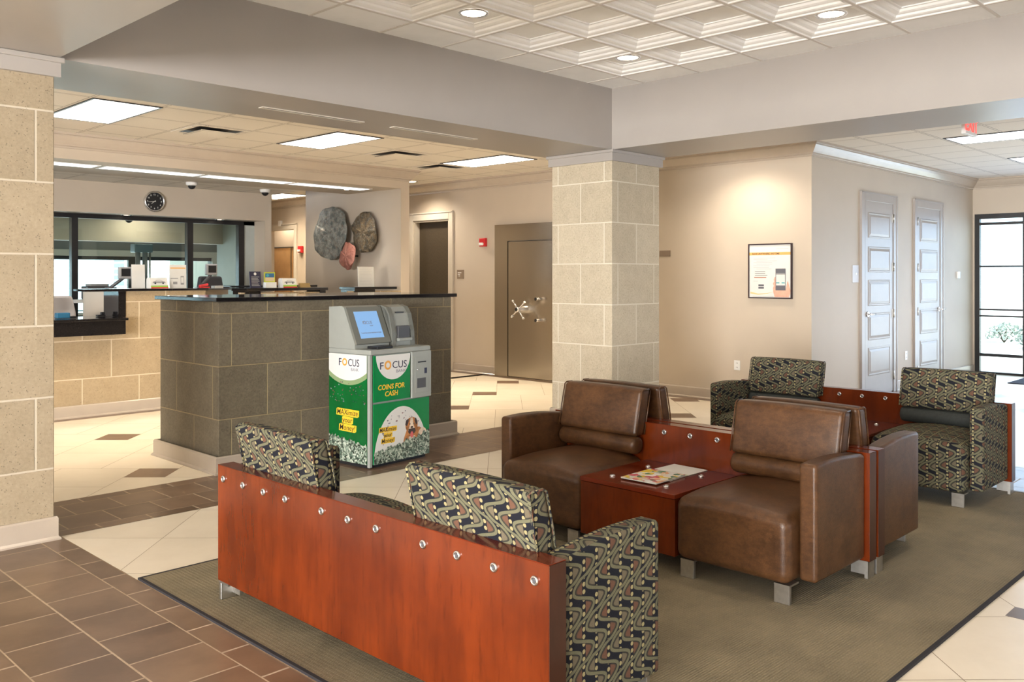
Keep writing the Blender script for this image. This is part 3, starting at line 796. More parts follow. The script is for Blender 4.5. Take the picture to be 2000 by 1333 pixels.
# ------------------------------------------------------------------ coin kiosk
KW, KD = .665, .48
k = thing('coin_kiosk', (4.157, 5.622, 0), 'green and white coin counting kiosk with a tilted screen against the dark island', 'kiosk', math.radians(6))
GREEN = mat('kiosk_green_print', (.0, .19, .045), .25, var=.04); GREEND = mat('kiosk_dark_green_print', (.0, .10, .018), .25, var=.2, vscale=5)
PRW = mat('kiosk_white_print', (.64, .64, .62), .25); OLIVE = mat('kiosk_olive_arc', (.22, .30, .15), .3)
NAVY = mat('navy_lettering', (.02, .02, .05), .4); YEL = mat('yellow_lettering', (.75, .48, .03), .4); ORNG = mat('orange_ring', (.72, .33, .05), .4); GRYT = mat('grey_lettering', (.20, .20, .24), .4)
MONEY = printmat('printed_money_pile', [(.08, .12, .09), (.34, .40, .32), (.04, .06, .04), (.20, .27, .21), (.50, .54, .45), (.11, .16, .12), (.26, .32, .25), (.02, .03, .02)], 80, 1)
mb = MB(); mb.box(.004, KW-.004, .006, KD, .03, .885, bev=.004); mb.build('cabinet', LGREYP, k)
mb = MB(); mb.box(.02, KW-.02, .03, KD-.01, 0, .03); mb.build('plinth', BLACK, k)
mb = MB(); mb.box(0, .028, 0, .028, .01, .885, bev=.003); mb.build('corner_post', LGREYP, k)
mb = MB(); mb.box(-.004, KW+.004, -.012, KD, .885, .925, bev=.008); mb.build('ledge', LGREYP, k)
# screen head: wedge profile
mb = MB(); mb.prism([(KD, .925), (KD, 1.255), (.33, 1.262), (.30, 1.25), (.17, .96), (.17, .925)], 'X', .0, .37); mb.build('screen_housing', LGREYP, k)
sl = Vector((0, .13, .29)).normalized()
Ms = frame((.03, .172, .955), (1, 0, 0), (0, sl.y, sl.z), (0, -sl.z, sl.y))
mb = MB(); rect(mb, -.025, .345, 0, .315, Ms, .022, MGREYP); mb.build('bezel', MGREYP, k)
SCRN = mat('kiosk_screen_glow', (.1, .15, .2), .2, emit=(.22, .46, .85), estr=.6)
mb = MB(); rect(mb, .035, .285, .045, .275, Ms @ Matrix.Translation((0, 0, .022)), .002, SCRN); scr = mb.build('screen', SCRN, k)
lettering('screen_lettering', [('F', .095, .165, .036, 'LEFT', 0, 0), ('CUS', .131, .165, .036, 'LEFT', 0, 0), ('BANK', .165, .145, .014, 'LEFT', 0, 0), ('Touch the screen anywhere to begin', .16, .085, .0145, 'CENTER', .0003, 0)], Ms @ Matrix.Translation((0, 0, .0245)), GRYT, scr)
def ringmesh(x, y, ro, ri, M, m, par, name='ring', n=28, t=.0006):
    b = bmesh.new(); r1 = [b.verts.new((x+ro*math.cos(2*PI*i/n), y+ro*math.sin(2*PI*i/n), t)) for i in range(n)]; r2 = [b.verts.new((x+ri*math.cos(2*PI*i/n), y+ri*math.sin(2*PI*i/n), t)) for i in range(n)]
    for i in range(n): b.faces.new((r1[i], r1[(i+1) % n], r2[(i+1) % n], r2[i]))
    mb = MB(); mb.add(b, m, M); return mb.build(name, m, par)
ringmesh(.119, .178, .014, .009, Ms @ Matrix.Translation((0, 0, .0245)), GRYT, scr, 'screen_logo_ring')
# receipt / note unit on the right with rounded front
pf = [(KD, .925), (KD, 1.25), (.30, 1.262), (.24, 1.245), (.20, 1.19), (.165, 1.05), (.155, .925)]
mb = MB(); mb.prism(pf, 'X', .385, .64, LGREYP); mb.build('note_unit', LGREYP, k)
mb = MB(); mb.prism([(a-.012 if a < .4 else a, z) for a, z in pf], 'X', .385, .425, MGREYP); mb.prism([(a-.008 if a < .4 else a, z) for a, z in pf], 'X', .60, .645, MGREYP); mb.build('note_unit_side', MGREYP, k)
mb = MB(); mb.box(.45, .585, .145, .20, .985, 1.09, bev=.004); mb.build('note_tray', DGREYP, k)
mb = MB(); mb.box(.44, .595, .125, .18, .965, .99, bev=.005); mb.build('note_lip', LGREYP, k)
mb = MB(); mb.box(.47, .56, .195, .215, 1.195, 1.205); mb.build('card_slot', BLACK, k)
mb = MB(); mb.box(.10, .27, .02, .14, .925, .945, bev=.006); mb.box(.115, .255, .035, .12, .9452, .9462, BLACK); mb.build('coin_tray', MGREYP, k)
# front upper door with print
FM = frame((0, 0, 0), (1, 0, 0), (0, 0, 1), (0, -1, 0))
def fr(d): return FM @ Matrix.Translation((0, 0, d))
def arc_under(x0, x1, top, cx, cy, r, n=24, up=False):      # region inside the circle clipped by the panel
    pts = [(x0, top)] ; 
    for i in range(n+1):
        x = x0 + (x1-x0)*i/n; v = r*r-(x-cx)**2
        y = cy - math.sqrt(v) if v > 0 else top
        pts.append((x, min(top, y)))
    pts.append((x1, top)); return pts
mb = MB(); rect(mb, .034, .432, .515, .878, fr(0), .008, GREEN); ud = mb.build('upper_door', GREEN, k)
mb = MB(); poly(mb, [(.246+.188*math.cos(PI+PI*i/30), .877+.197*math.sin(PI+PI*i/30)) for i in range(31)], fr(.0085), .0006, PRW); mb.build('white_arc', PRW, ud)
def focus(par, x, z, sx, size, M, nm='bank_lettering'):
    lettering(nm, [('F', 0, 0, size, 'LEFT', .0005, 0, .15*sx)], M @ Matrix.Translation((x, z, 0)), NAVY, par)
    c0 = x + .305*sx; lettering(nm, [('CUS', 0, 0, size, 'LEFT', .0002, 0, .54*sx)], M @ Matrix.Translation((x+.46*sx, z, 0)), NAVY, par)
    lettering(nm, [('BANK', 0, 0, size*.42, 'LEFT', .0002, 0, .37*sx)], M @ Matrix.Translation((x+.60*sx, z-size*.46, 0)), GRYT, par)
    ringmesh(c0, z+size*.355, .122*sx, .070*sx, M, ORNG, par, 'logo_ring')
focus(ud, .093, .768, .300, .080, fr(.0093))
lettering('coins_lettering', [('COINS FOR', .222, .607, .056, 'CENTER', .0011, .12)], fr(.0093), YEL, ud)
lettering('cash_lettering', [('CASH', .222, .552, .056, 'CENTER', .0011, .12)], fr(.0093), YEL, ud)
# lower door with dog and money
mb = MB(); rect(mb, .034, .655, .03, .500, fr(0), .008, GREEN); ld = mb.build('lower_door', GREEN, k)
n = 40; cx, cz, rx, rz_ = .335, .03, .298, .425
pts = [(cx+rx*math.cos(PI*i/n), cz+rz_*math.sin(PI*i/n)) for i in range(n+1)]
mb = MB(); poly(mb, pts, fr(.0085), .0006, PRW); mb.build('white_dome', PRW, ld)
rr = random.Random(8)
def confetti(name, n_, xr, zr, M, par, arc=None):
    mb = MB()
    for i in range(n_):
        if arc: a = rr.uniform(.25, 2.7); R_ = rr.uniform(.8, 1.0); x = cx + rx*R_*math.cos(a)*.92; z = cz + rz_*R_*math.sin(a)*.93
        else: x = rr.uniform(*xr); z = rr.uniform(*zr)
        a = rr.uniform(0, 3); s_ = rr.uniform(.004, .009)
        poly(mb, [(x+s_*math.cos(a+q), z+s_*math.sin(a+q)*.8) for q in (0, 1.4, 3.1, 4.4)], M, .0005, rr.choice([NAVY, GRYT, mat_c]))
    return mb.build(name, None, par)
mat_c = mat('confetti_maroon', (.15, .03, .04), .5)
confetti('confetti', 48, None, None, fr(.0093), ld, arc=True)
def slogan(par, cx_, z0_, sz, M):
    BRN = mat('dark_brown_lettering', (.035, .022, .008), .5)
    for i_, (wd, hw_) in enumerate((('MAXimize', 2.15), ('your', 1.05), ('Money!', 1.65))):
        z_ = z0_ - i_*sz*.98
        mb = MB(); a_ = hw_*sz; poly(mb, [(cx_-a_, z_-sz*.12), (cx_+a_-.3*sz, z_-sz*.20), (cx_+a_, z_-sz*.05), (cx_+a_+.05*sz, z_+sz*.72), (cx_-a_+.3*sz, z_+sz*.80), (cx_-a_+.05*sz, z_+sz*.7)], M, .0004, YEL); g = mb.build('slogan_glow', YEL, par)
        lettering('slogan_lettering', [(wd, 0, 0, sz, 'LEFT', .0002, .12, hw_*1.86*sz)], M @ Matrix.Translation((cx_-a_*.95, z_, .0006)), BRN, par)
slogan(ld, .185, .275, .045, fr(.0093))

DOGB = mat('dog_brown_print', (.40, .16, .045), .45, var=.35, vscale=25); DOGW = mat('dog_cream_print', (.68, .55, .42), .45, var=.2, vscale=25); DOGD = mat('dog_dark_print', (.05, .03, .025), .4); DOGT = mat('dog_tongue_print', (.60, .12, .12), .4)
mb = MB()
poly(mb, [(.40, .10), (.345, .13), (.365, .20), (.395, .26), (.46, .275), (.54, .265), (.60, .225), (.645, .15), (.63, .10)], fr(.0093), .0005, DOGB)
disc(mb, .575, .20, .05, .055, fr(.0098), .0005, DOGW)
disc(mb, .448, .29, .070, .065, fr(.0098), .0005, DOGB)
poly(mb, [(.385, .335), (.375, .30), (.395, .285), (.415, .325), (.41, .345)], fr(.0103), .0005, DOGD); poly(mb, [(.50, .34), (.515, .30), (.50, .285), (.48, .32), (.485, .345)], fr(.0103), .0005, DOGD)
poly(mb, [(.435, .35), (.460, .35), (.468, .29), (.49, .25), (.47, .225), (.43, .225), (.408, .25), (.428, .29)], fr(.0103), .0005, DOGW)
poly(mb, [(.412, .262), (.487, .262), (.492, .235), (.47, .215), (.43, .215), (.408, .235)], fr(.0108), .0005, DOGD)
disc(mb, .449, .272, .014, .009, fr(.0113), .0005, DOGD); disc(mb, .428, .300, .006, .006, fr(.0113), .0005, DOGD); disc(mb, .471, .300, .006, .006, fr(.0113), .0005, DOGD)
disc(mb, .449, .212, .017, .026, fr(.0113), .0005, DOGT)
poly(mb, [(.415, .20), (.485, .20), (.50, .12), (.41, .12)], fr(.0103), .0004, DOGW)
mb.build('printed_dog', None, ld)
def pile(x0, x1, hl, hr, seed, zb=.03):
    r_ = random.Random(seed); pts = [(x1, zb), (x0, zb)]; m_ = 34
    for i in range(m_+1):
        f = i/m_; pts.append((x0+(x1-x0)*f, hl+(hr-hl)*f + r_.uniform(-.016, .016)))
    return pts
mb = MB(); poly(mb, pile(.036, .653, .115, .225, 5), fr(.0118), .0006, MONEY); mb.build('printed_money', MONEY, ld)
# coin acceptor on the right
mb = MB(); mb.box(.445, KW+.006, -.018, .03, .505, .885, bev=.005); ca = mb.build('coin_acceptor', LGREYP, k)
mb = MB(); mb.box(.475, .635, -.0215, -.018, .545, .84, bev=.001, seg=1); mb.build('acceptor_plate', LGREYP, ca)
mb = MB(); mb.box(.51, .60, -.026, -.021, .792, .802); mb.build('slot', BLACK, ca)
mb = MB(); mb.box(.50, .60, -.0235, -.0214, .585, .665); mb.build('return_opening', DGREYP, ca)
mb = MB(); mb.box(.585, .612, -.0245, -.0214, .70, .745); mb.build('reader', NAVY, ca)
mb = MB(); mb.cyl((.505, -.025, .735), .009, .01, 'Y', 14, CHROME); mb.build('lock', CHROME, ca)
# printed left side
LM = frame((0, KD, 0), (0, -1, 0), (0, 0, 1), (-1, 0, 0))
def lf(d): return LM @ Matrix.Translation((0, 0, d))
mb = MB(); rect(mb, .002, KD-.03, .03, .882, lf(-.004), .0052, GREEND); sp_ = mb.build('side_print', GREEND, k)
mb = MB(); poly(mb, arc_under(.002, KD-.03, .882, .225, 1.05, .412), lf(.0014), .0006, OLIVE); mb.build('olive_arc', OLIVE, sp_)
mb = MB(); poly(mb, arc_under(.002, KD-.03, .882, .225, 1.06, .385), lf(.0021), .0006, PRW); mb.build('white_arc', PRW, sp_)
focus(sp_, .118, .79, .245, .082, lf(.0029))
confetti('confetti', 46, (.01, .44), (.50, .66), lf(.0016), sp_)
slogan(sp_, .225, .40, .062, lf(.0021))
mb = MB(); poly(mb, pile(.003, KD-.031, .235, .18, 9), lf(.0022), .0006, MONEY); mb.build('printed_money', MONEY, sp_)

# ------------------------------------------------------------------ vault door
v = thing('vault_door', (0, 0, 0), 'brushed steel vault door with a spoked chrome handwheel', 'vault door')
mb = MB(); wallX(mb, XW-.06, XW+.02, 7.55, 9.575, 0, 2.27, [(7.82, 9.305, .015, 2.025)]); mb.build('frame', STEEL, v)
mb = MB(); mb.box(XW-.06, XW+.0, 7.83, 9.29, .02, 2.012, bev=.004); mb.build('door_slab', STEEL, v)
mb = MB(); mb.box(XW-.03, XW-.01, 7.82, 9.30, .012, 2.02); mb.build('door_gap', BLACK, v)
mb = MB(); mb.cyl((XW-.04, 9.42, 1.39), .028, .012, 'X', 20, GREYP); mb.build('speaker_plate', GREYP, v)
mb = MB(); wx, wy, wz = XW-.06, 8.93, 1.02
mb.lathe([(0, .20), (.035, .20), (.04, .19), (.04, .13), (.055, .11), (.06, .0)], c=(wx, wy, wz), axis='-X', m=CHROME); mb.lathe([(0, .203), (.028, .2)], c=(wx, wy, wz), axis='-X', m=BLACK)
hw = mb.build('handwheel_hub', CHROME, v)
for i in range(4):
    a = PI/4 + 2*PI*i/4 + .08; mb = MB(); dy, dz = math.cos(a), math.sin(a)
    mb.tube([(wx-.16, wy+dy*.03, wz+dz*.03), (wx-.16, wy+dy*.15, wz+dz*.15)], .011, m=CHROME)
    mb.tube([(wx-.16, wy+dy*.145, wz+dz*.145), (wx-.16, wy+dy*.175, wz+dz*.175)], .018, m=CHROME); mb.build('spoke', CHROME, hw)
for dz in (.155, -.15):
    mb = MB(); mb.cyl((wx-.05, 8.64, wz+dz), .022, .10, 'X', 18, CHROME); mb.cyl((wx-.102, 8.64, wz+dz), .023, .006, 'X', 18, BLACK); mb.build('spoke_reflection', CHROME, v)  # solid knobs standing for the wheel's mirror image in the steel

# ------------------------------------------------------------------ doors
def casingY(name, x0, x1, zt, par, w=.105):
    mb = MB()
    for a, b, c, d in ((x0, x0+w, 0, zt), (x1-w, x1, 0, zt), (x0+w, x1-w, zt-w, zt)):
        mb.box(a, b, YD-.022, YD, c, d, bev=.003, seg=1)
    mb.box(x0-.006, x0+.014, YD-.03, YD, 0, zt+.006); mb.box(x1-.014, x1+.006, YD-.03, YD, 0, zt+.006); mb.box(x0, x1, YD-.03, YD, zt-.012, zt+.006)
    return mb.build(name, DOORP, par)
def panel_door(name, cx0, cx1, zt, hinge_right, lev):
    x0, x1 = cx0+.13, cx1-.115; z1 = zt-.09
    mb = MB(); mb.box(x0, x1, YD-.012, YD+.01, .012, z1, bev=.002, seg=1); d = struct(name, mb, DOORP)
    casingY('casing', cx0, cx1, zt, d)
    mb = MB(); mb.box(cx0+.1, x0-.002, YD-.010, YD+.002, 0, zt-.09); mb.box(x1+.002, cx1-.1, YD-.010, YD+.002, 0, zt-.09); mb.box(cx0+.1, cx1-.1, YD-.008, YD+.002, z1+.003, zt-.10, BLACK); mb.build('jamb', None, d)
    px0, px1 = x0+.085, x1-.095
    for a, b in ((.262, .615), (.705, 1.04), (1.13, 1.455), (1.55, 1.87), (1.975, 2.295)):
        mb = MB(); B = bmesh.new(); prf = [(0, .0), (.006, .010), (.020, .010), (.030, .0), (.060, -.004)]
        # sunk groove then raised field
        rings = [[B.verts.new((xx, YD-.0125+dd, zz)) for xx, zz in ((px0+o, a+o), (px1-o, a+o), (px1-o, b-o), (px0+o, b-o))] for o, dd in ((0, 0), (.008, -.007), (.020, -.007), (.026, -.001), (.055, -.010))]
        for A_, B_ in zip(rings, rings[1:]):
            for q in range(4): B.faces.new((A_[q], A_[(q+1) % 4], B_[(q+1) % 4], B_[q]))
        B.faces.new(rings[-1]); mb.add(B, DOORP)
        mb.build('raised_panel', DOORP, d)
    hx = x1+.012 if hinge_right else x0-.012
    for z in (.22, 1.02, 1.62, 2.25):
        mb = MB(); mb.cyl((hx, YD-.024, z+.0), .009, .11, 'Z', 12, ALU); mb.box(hx-.02, hx+.02, YD-.016, YD-.011, z-.055, z+.055, ALU); mb.build('hinge', ALU, d)
    lx = x0+.06 if hinge_right else x1-.06; sg = 1 if hinge_right else -1
    sg = lev
    mb = MB(); mb.cyl((lx, YD-.02, 1.03), .032, .014, 'Y', 20, CHROME); mb.cyl((lx, YD-.045, 1.03), .011, .05, 'Y', 12, CHROME)
    mb.tube([(lx, YD-.07, 1.03), (lx+sg*.03, YD-.073, 1.03), (lx+sg*.12, YD-.068, 1.026)], .010, m=CHROME); mb.build('door_handle', CHROME, d)
    return d
panel_door('door_1', 10.73, 11.83, 2.54, True, 1)
panel_door('door_2', 12.445, 13.535, 2.55, False, 1)
def casingX(y0, y1, zt, par, m, w=.10, hd=.12):
    mb = MB(); mb.box(XW-.022, XW, y0-w, y0, 0, zt+hd, bev=.003, seg=1); mb.box(XW-.022, XW, y1, y1+w, 0, zt+hd, bev=.003, seg=1); mb.box(XW-.022, XW, y0, y1, zt, zt+hd, bev=.003, seg=1)
    mb.box(XW-.034, XW, y0-w-.006, y0-w+.016, 0, zt+hd+.008); mb.box(XW-.034, XW, y1+w-.016, y1+w+.006, 0, zt+hd+.008); mb.box(XW-.034, XW, y0-w, y1+w, zt+hd-.012, zt+hd+.008)
    return mb.build('casing', m, par)
mb = MB(); mb.box(XW+.10, XW+.14, 10.70, 11.53, .01, 2.40, bev=.002); d3 = struct('door_3', mb, DARKROOM); casingX(10.664, 11.56, 2.415, d3, WHITETRIM)
mb = MB(); mb.box(XW, XW+.14, 11.53, 11.56, 0, 2.415); mb.box(XW, XW+.14, 10.664, 10.70, 0, 2.415); mb.box(XW, XW+.14, 10.7, 11.53, 2.39, 2.415); mb.build('jamb', WHITETRIM, d3)
# far opening with the light wood door behind it
mb = MB(); mb.box(9.925, 9.945, 15.9, 16.95, 0, 2.09, MAPLE); mb.box(9.915, 9.945, 15.9, 16.95, 2.09, 2.11, BLACK); mb.box(9.918, 9.926, 16.10, 16.115, 0, 2.09, BLACK); d4 = struct('door_4', mb, MAPLE); casingX(15.22, 16.2, 2.42, d4, WHITETRIM, .11, .11)

# ------------------------------------------------------------------ entry glazing and outside
mb = MB(); e = struct('window_1', (mb.box(XG+.02, XG+.10, 4.49, 4.555, 0, 2.46, BLACK), mb)[1], BLACK)
mb = MB(); mb.box(XG+.02, XG+.10, -1.2, 4.49, 2.385, 2.46); mb.box(XG+.03, XG+.09, -1.2, 4.49, 2.29, 2.33); mb.box(XG+.02, XG+.10, -1.2, 4.49, 0, .03); mb.build('head_and_sill', BLACK, e)
mb = MB(); mb.box(XG+.04, XG+.08, 3.9, 4.49, 1.64, 1.665); mb.box(XG+.04, XG+.08, 3.9, 4.49, .975, 1.0); mb.box(XG+.04, XG+.08, -1.2, 4.49, .875, .9); mb.box(XG+.04, XG+.08, 3.9, 4.49, .265, .31); mb.build('glazing_bar', BLACK, e)
for y in (3.86, 2.9, 1.9, .9, -.1):
    mb = MB(); mb.box(XG+.02, XG+.10, y-.03, y+.03, .03, 2.385); mb.build('mullion', BLACK, e)
mb = MB(); mb.box(XG+.058, XG+.062, -1.2, 4.49, .03, 2.385); mb.build('pane', GLASS, e)
PAVE = mat('outside_concrete', (.55, .53, .50), .9, var=.08, vscale=1); GRASS = mat('outside_lawn', (.25, .26, .12), .95, var=.3, vscale=2)
mb = MB(); mb.box(XG+.12, 60, -30, 40, -.15, -.02, PAVE); struct('ground_outside', mb, PAVE)
mb = MB(); mb.box(-12, 9, 15.2, 40, -.15, -.02, PAVE); struct('ground_drive_up', mb, PAVE)
LEAF = mat('glare_paled_leaf', (.34, .38, .34), .8, var=.4, vscale=9)  # leaf colour paled to stand for the glare outside
def shrub(x, y, r, label, seed):
    r_ = random.Random(seed); t = thing('shrub', (x, y, -.02), label, 'shrub', 0, 'shrubs outside the entrance')
    b = bmesh.new()
    for i in range(420):
        a = r_.uniform(0, 2*PI); e_ = r_.uniform(0, PI/2); R_ = r*r_.uniform(.6, 1.05)
        p = Vector((R_*math.cos(a)*math.cos(e_), R_*math.sin(a)*math.cos(e_), .08+R_*math.sin(e_)*.9)); s_ = r*.12
        d1 = Vector((r_.uniform(-1, 1), r_.uniform(-1, 1), r_.uniform(-1, 1))).normalized()*s_; d2 = Vector((r_.uniform(-1, 1), r_.uniform(-1, 1), r_.uniform(-1, 1))).normalized()*s_*.6
        b.faces.new([b.verts.new(p-d1), b.verts.new(p+d2), b.verts.new(p+d1), b.verts.new(p-d2)])
    mb = MB(); mb.add(b, LEAF); mb.build('foliage', LEAF, t)
    mb = MB()
    for i in range(7):
        a = i*.9; mb.tube([(0, 0, 0), (r*.3*math.cos(a), r*.3*math.sin(a), r*.4), (r*.6*math.cos(a), r*.6*math.sin(a), r*.75)], .012, 6)
    mb.build('stems', DARKROOM, t)
shrub(22.5, 6.25, .40, 'small round shrub standing on the ground beyond the entry glass', 3)
shrub(21.0, 5.1, .62, 'larger shrub at the right edge beyond the entry glass', 6)
mb = MB(); mb.box(13.75, 14.8, 2.2, 3.78, 0.001, .012, bev=.003); tag(mb.build('entrance_mat', mat('dark_entrance_mat', (.02, .022, .035), .95, var=.2, vscale=60)), 'dark mat on the floor just inside the entry glass', 'mat')

# ------------------------------------------------------------------ drive-up glazing (black frame in the clock wall) and far window
Yf = 12.30
mb = MB(); mb.box(-2, 6.94, Yf, Yf+.07, 2.27, 2.33); e = struct('window_2', mb, BLACK)
mb = MB(); mb.box(-2, 6.94, Yf, Yf+.07, .9, .95); mb.build('sill', BLACK, e)
for x0, x1 in ((4.29, 4.37), (5.87, 5.955), (6.67, 6.76), (2.7, 2.78)):
    mb = MB(); mb.box(x0, x1, Yf-.02, Yf+.07, .95, 2.27); mb.build('mullion', BLACK, e)
mb = MB(); mb.box(6.76, 6.94, Yf, Yf+.12, .9, 2.33); mb.build('jamb_panel', TEALW, e)
mb = MB(); mb.box(-2, 6.70, Yf+.03, Yf+.034, .95, 2.27); mb.build('pane', GLASS, e)
mb = MB(); mb.box(-1, 7.62, 15.02, 15.08, 1.77, 1.83); e = struct('window_3', mb, BLACK)
for x in (6.15, 3.4): mb = MB(); mb.box(x, x+.12, 15.02, 15.08, .95, 1.77); mb.build('mullion', BLACK, e)
mb = MB(); mb.box(-1, 7.62, 15.04, 15.044, .95, 1.77); mb.build('pane', GLASS, e)
def brickmat():
    m = bpy.data.materials.new('pale_outside_brick'); m.use_nodes = True; nt = m.node_tree; bs = nt.nodes['Principled BSDF']
    t = nt.nodes.new('ShaderNodeTexCoord'); mp = nt.nodes.new('ShaderNodeMapping'); mp.inputs['Rotation'].default_value = (PI/2, 0, 0)
    b = nt.nodes.new('ShaderNodeTexBrick'); b.inputs['Scale'].default_value = 1.0; b.inputs['Brick Width'].default_value = .42; b.inputs['Row Height'].default_value = .14; b.inputs['Mortar Size'].default_value = .022
    b.inputs['Color1'].default_value = (.38, .38, .40, 1); b.inputs['Color2'].default_value = (.48, .48, .50, 1); b.inputs['Mortar'].default_value = (.8, .8, .8, 1)
    nt.links.new(t.outputs['Object'], mp.inputs[0]); nt.links.new(mp.outputs[0], b.inputs['Vector']); nt.links.new(b.outputs[0], bs.inputs['Base Color']); bs.inputs['Roughness'].default_value = .9
    return m
BRK = brickmat()
for x0, x1 in ((4.0, 7.6), (9.1, 11.6), (13.1, 15.6)):
    mb = MB(); mb.box(x0-.6, x1-.6, 21, 21.6, -.02, 2.6, BRK); tag(mb.build('brick_pier', BRK), {4.0: 'pale brick pier outside the drive-up window, seen through its left end', 9.1: 'pale brick pier outside the drive-up window, seen past the grey tube unit', 13.1: 'pale brick pier outside the drive-up window, furthest right'}[x0], 'pier', 'brick piers outside the drive-up window')
# ------------------------------------------------------------------ ceiling fixtures
def troffer(x0, y0, w, l, label, lens=LENS, z=ZS, name='ceiling_light', dark=True, watts=32, lcol=(1.0, .83, .61)):
    t = thing(name, (x0+w/2, y0+l/2, z), label, 'ceiling light', 0, 'fluorescent ceiling panels')
    mb = MB()
    for a, b, c, d in rect_minus(-w/2, w/2, -l/2, l/2, [(-w/2+.02, w/2-.02, -l/2+.02, l/2-.02)]): mb.box(a, b, c, d, -.008, -.001)
    mb.build('frame', BLACK if dark else WHITEP, t)
    mb = MB(); mb.box(-w/2+.02, w/2-.02, -l/2+.02, l/2-.02, -.006, -.002); mb.build('diffuser', lens, t)
    mb = MB(); n_ = int(l/.1)
    for i in range(1, n_): mb.box(-w/2+.035, w/2-.035, -l/2+i*l/n_-.0022, -l/2+i*l/n_+.0022, -.014, -.010)
    for i in (1, 2): mb.box(-w/2+i*w/3-.0025, -w/2+i*w/3+.0025, -l/2+.035, l/2-.035, -.014, -.010)
    mb.build('louver', WHITEP, t)
    tube_light(t, w-.05, l-.05, watts, lcol, -.008)
    return t
def tube_light(t, sx, sy, watts, col, z, spread=1.85):
    l = bpy.data.lights.new('tube_light', 'AREA'); l.shape = 'RECTANGLE'; l.size = sx; l.size_y = sy; l.energy = watts; l.color = col; l.spread = spread
    o = bpy.data.objects.new('lamp_tubes', l); o.location = (0, 0, z); return link(o, t)
troffer(2.875, 7.74, .60, 1.20, 'fluorescent ceiling panel beside the left stone column')
troffer(5.315, 7.74, .60, 1.20, 'fluorescent ceiling panel in the middle, above the dark stone island')
troffer(7.755, 7.74, .60, 1.20, 'fluorescent ceiling panel nearest the stone column by the vault')
troffer(8.55, 14.2, .60, 1.20, 'fluorescent ceiling panel seen past the wall art, above the far doorway')
troffer(10.175, 2.23, .60, 1.20, 'fluorescent ceiling panel by the exit sign on the right', LENSC, watts=20, lcol=(.95, .93, 1.0))
troffer(12.46, 2.23, .60, 1.20, 'fluorescent ceiling panel further along the right hall ceiling', LENSC, watts=20, lcol=(.95, .93, 1.0))
for i, (a, b, lb) in enumerate(((2.70, 3.88, 'strip light under the teller soffit, furthest left'), (3.93, 5.10, 'strip light under the teller soffit, above the clock'), (5.14, 6.35, 'strip light under the teller soffit, second from the right'), (6.39, 7.60, 'strip light under the teller soffit, nearest the wall art'))):
    t = thing('strip_light', ((a+b)/2, 10.36, 2.737), lb, 'strip light', 0, 'strip lights under the teller soffit')
    w_ = (b-a)/2
    mb = MB()
    for p in rect_minus(-w_, w_, -.15, .15, [(-w_+.02, w_-.02, -.13, .13)]): mb.box(p[0], p[1], p[2], p[3], -.008, -.001)
    mb.build('frame', WHITEP, t)
    mb = MB(); mb.box(-w_+.02, w_-.02, -.13, .13, -.006, -.002); mb.build('diffuser', LENSS, t)
    tube_light(t, (b-a)-.06, .24, 5, (.92, .93, 1.0), -.007, 1.6)
def downlight(x, y, z, label, power=60, spot=1.9, color=WARM, group='recessed downlights', r=.095, blend=.7):
    t = thing('downlight', (x, y, z), label, 'downlight', 0, group)
    mb = MB(); mb.lathe([(r+.018, -.002), (r+.016, -.008), (r, -.008), (r-.006, -.004), (r-.008, -.001)], m=CHROME); mb.build('trim_ring', CHROME, t)
    mb = MB(); mb.cyl((0, 0, -.002), r-.006, .003, 'Z', 24, LAMP); mb.build('lamp', LAMP, t)
    l = bpy.data.lights.new('downlight_beam', 'SPOT'); l.energy = power; l.spot_size = spot; l.spot_blend = blend; l.shadow_soft_size = .07; l.color = color
    o = bpy.data.objects.new('lamp_beam', l); o.location = (0, 0, -.03); link(o, t)
    return t
ZD = ZC+.066
dl = [(2.567, 4.71, 'downlight at the left end of the coffered ceiling'), (4.405, 4.71, 'downlight in the coffered ceiling, above the left beam'), (6.242, 4.71, 'downlight in the coffered ceiling, nearest the stone column corner'), (2.567, 2.875, 'downlight above the nearest patterned bench'), (4.405, 2.875, 'downlight above the leather benches'), (6.242, 2.875, 'downlight in the coffered ceiling towards the right beam'), (2.567, 1.03, 'downlight closest to the camera'), (4.405, 1.03, 'downlight beside the rug edge'), (6.242, 1.03, 'downlight towards the entrance side of the coffered ceiling')]
for x, y, lb in dl: downlight(x, y, ZD, lb, 34, 1.25, NEUT, 'downlights in the coffered ceiling')
for x, y, lb in ((8.93, 11.0, 'downlight by the dark doorway'), (8.85, 5.25, 'downlight above the framed poster'), (8.9, 12.6, 'downlight in the passage past the dark doorway'), (8.5, 7.0, 'downlight in the passage behind the stone column'), (9.76, 16.2, 'added fill light over the far light wood door')): downlight(x, y, ZS, lb, 72 if x > 8.6 else 20, 2.5, WARM, 'downlights in the passage ceiling')  # the last one is added to brighten the wall past the far doorway
for y, lb in ((10.55, 'downlight washing the wall art, nearer one'), (11.9, 'downlight washing the wall art, farther one')): downlight(7.40, y, 2.737 if y < 11.16 else ZS, lb, 26, 1.55, WARM, 'downlights washing the wall art', .05)
for x, lb in ((3.9, 'small round light over the glazed opening, leftmost'), (4.95, 'small round light over the glazed opening below the clock'), (6.3, 'small round light over the glazed opening, rightmost')): downlight(x, 12.16, 2.33, lb, 3, 2.4, NEUT, 'small round lights in the glazed opening', .055)
for x, lb in ((3.4, 'downlight inside the drive-up room, left'), (5.6, 'downlight inside the drive-up room, right')): downlight(x, 13.1, 2.62, lb, 34, 2.8, WARM, 'downlights inside the drive-up room', .06)
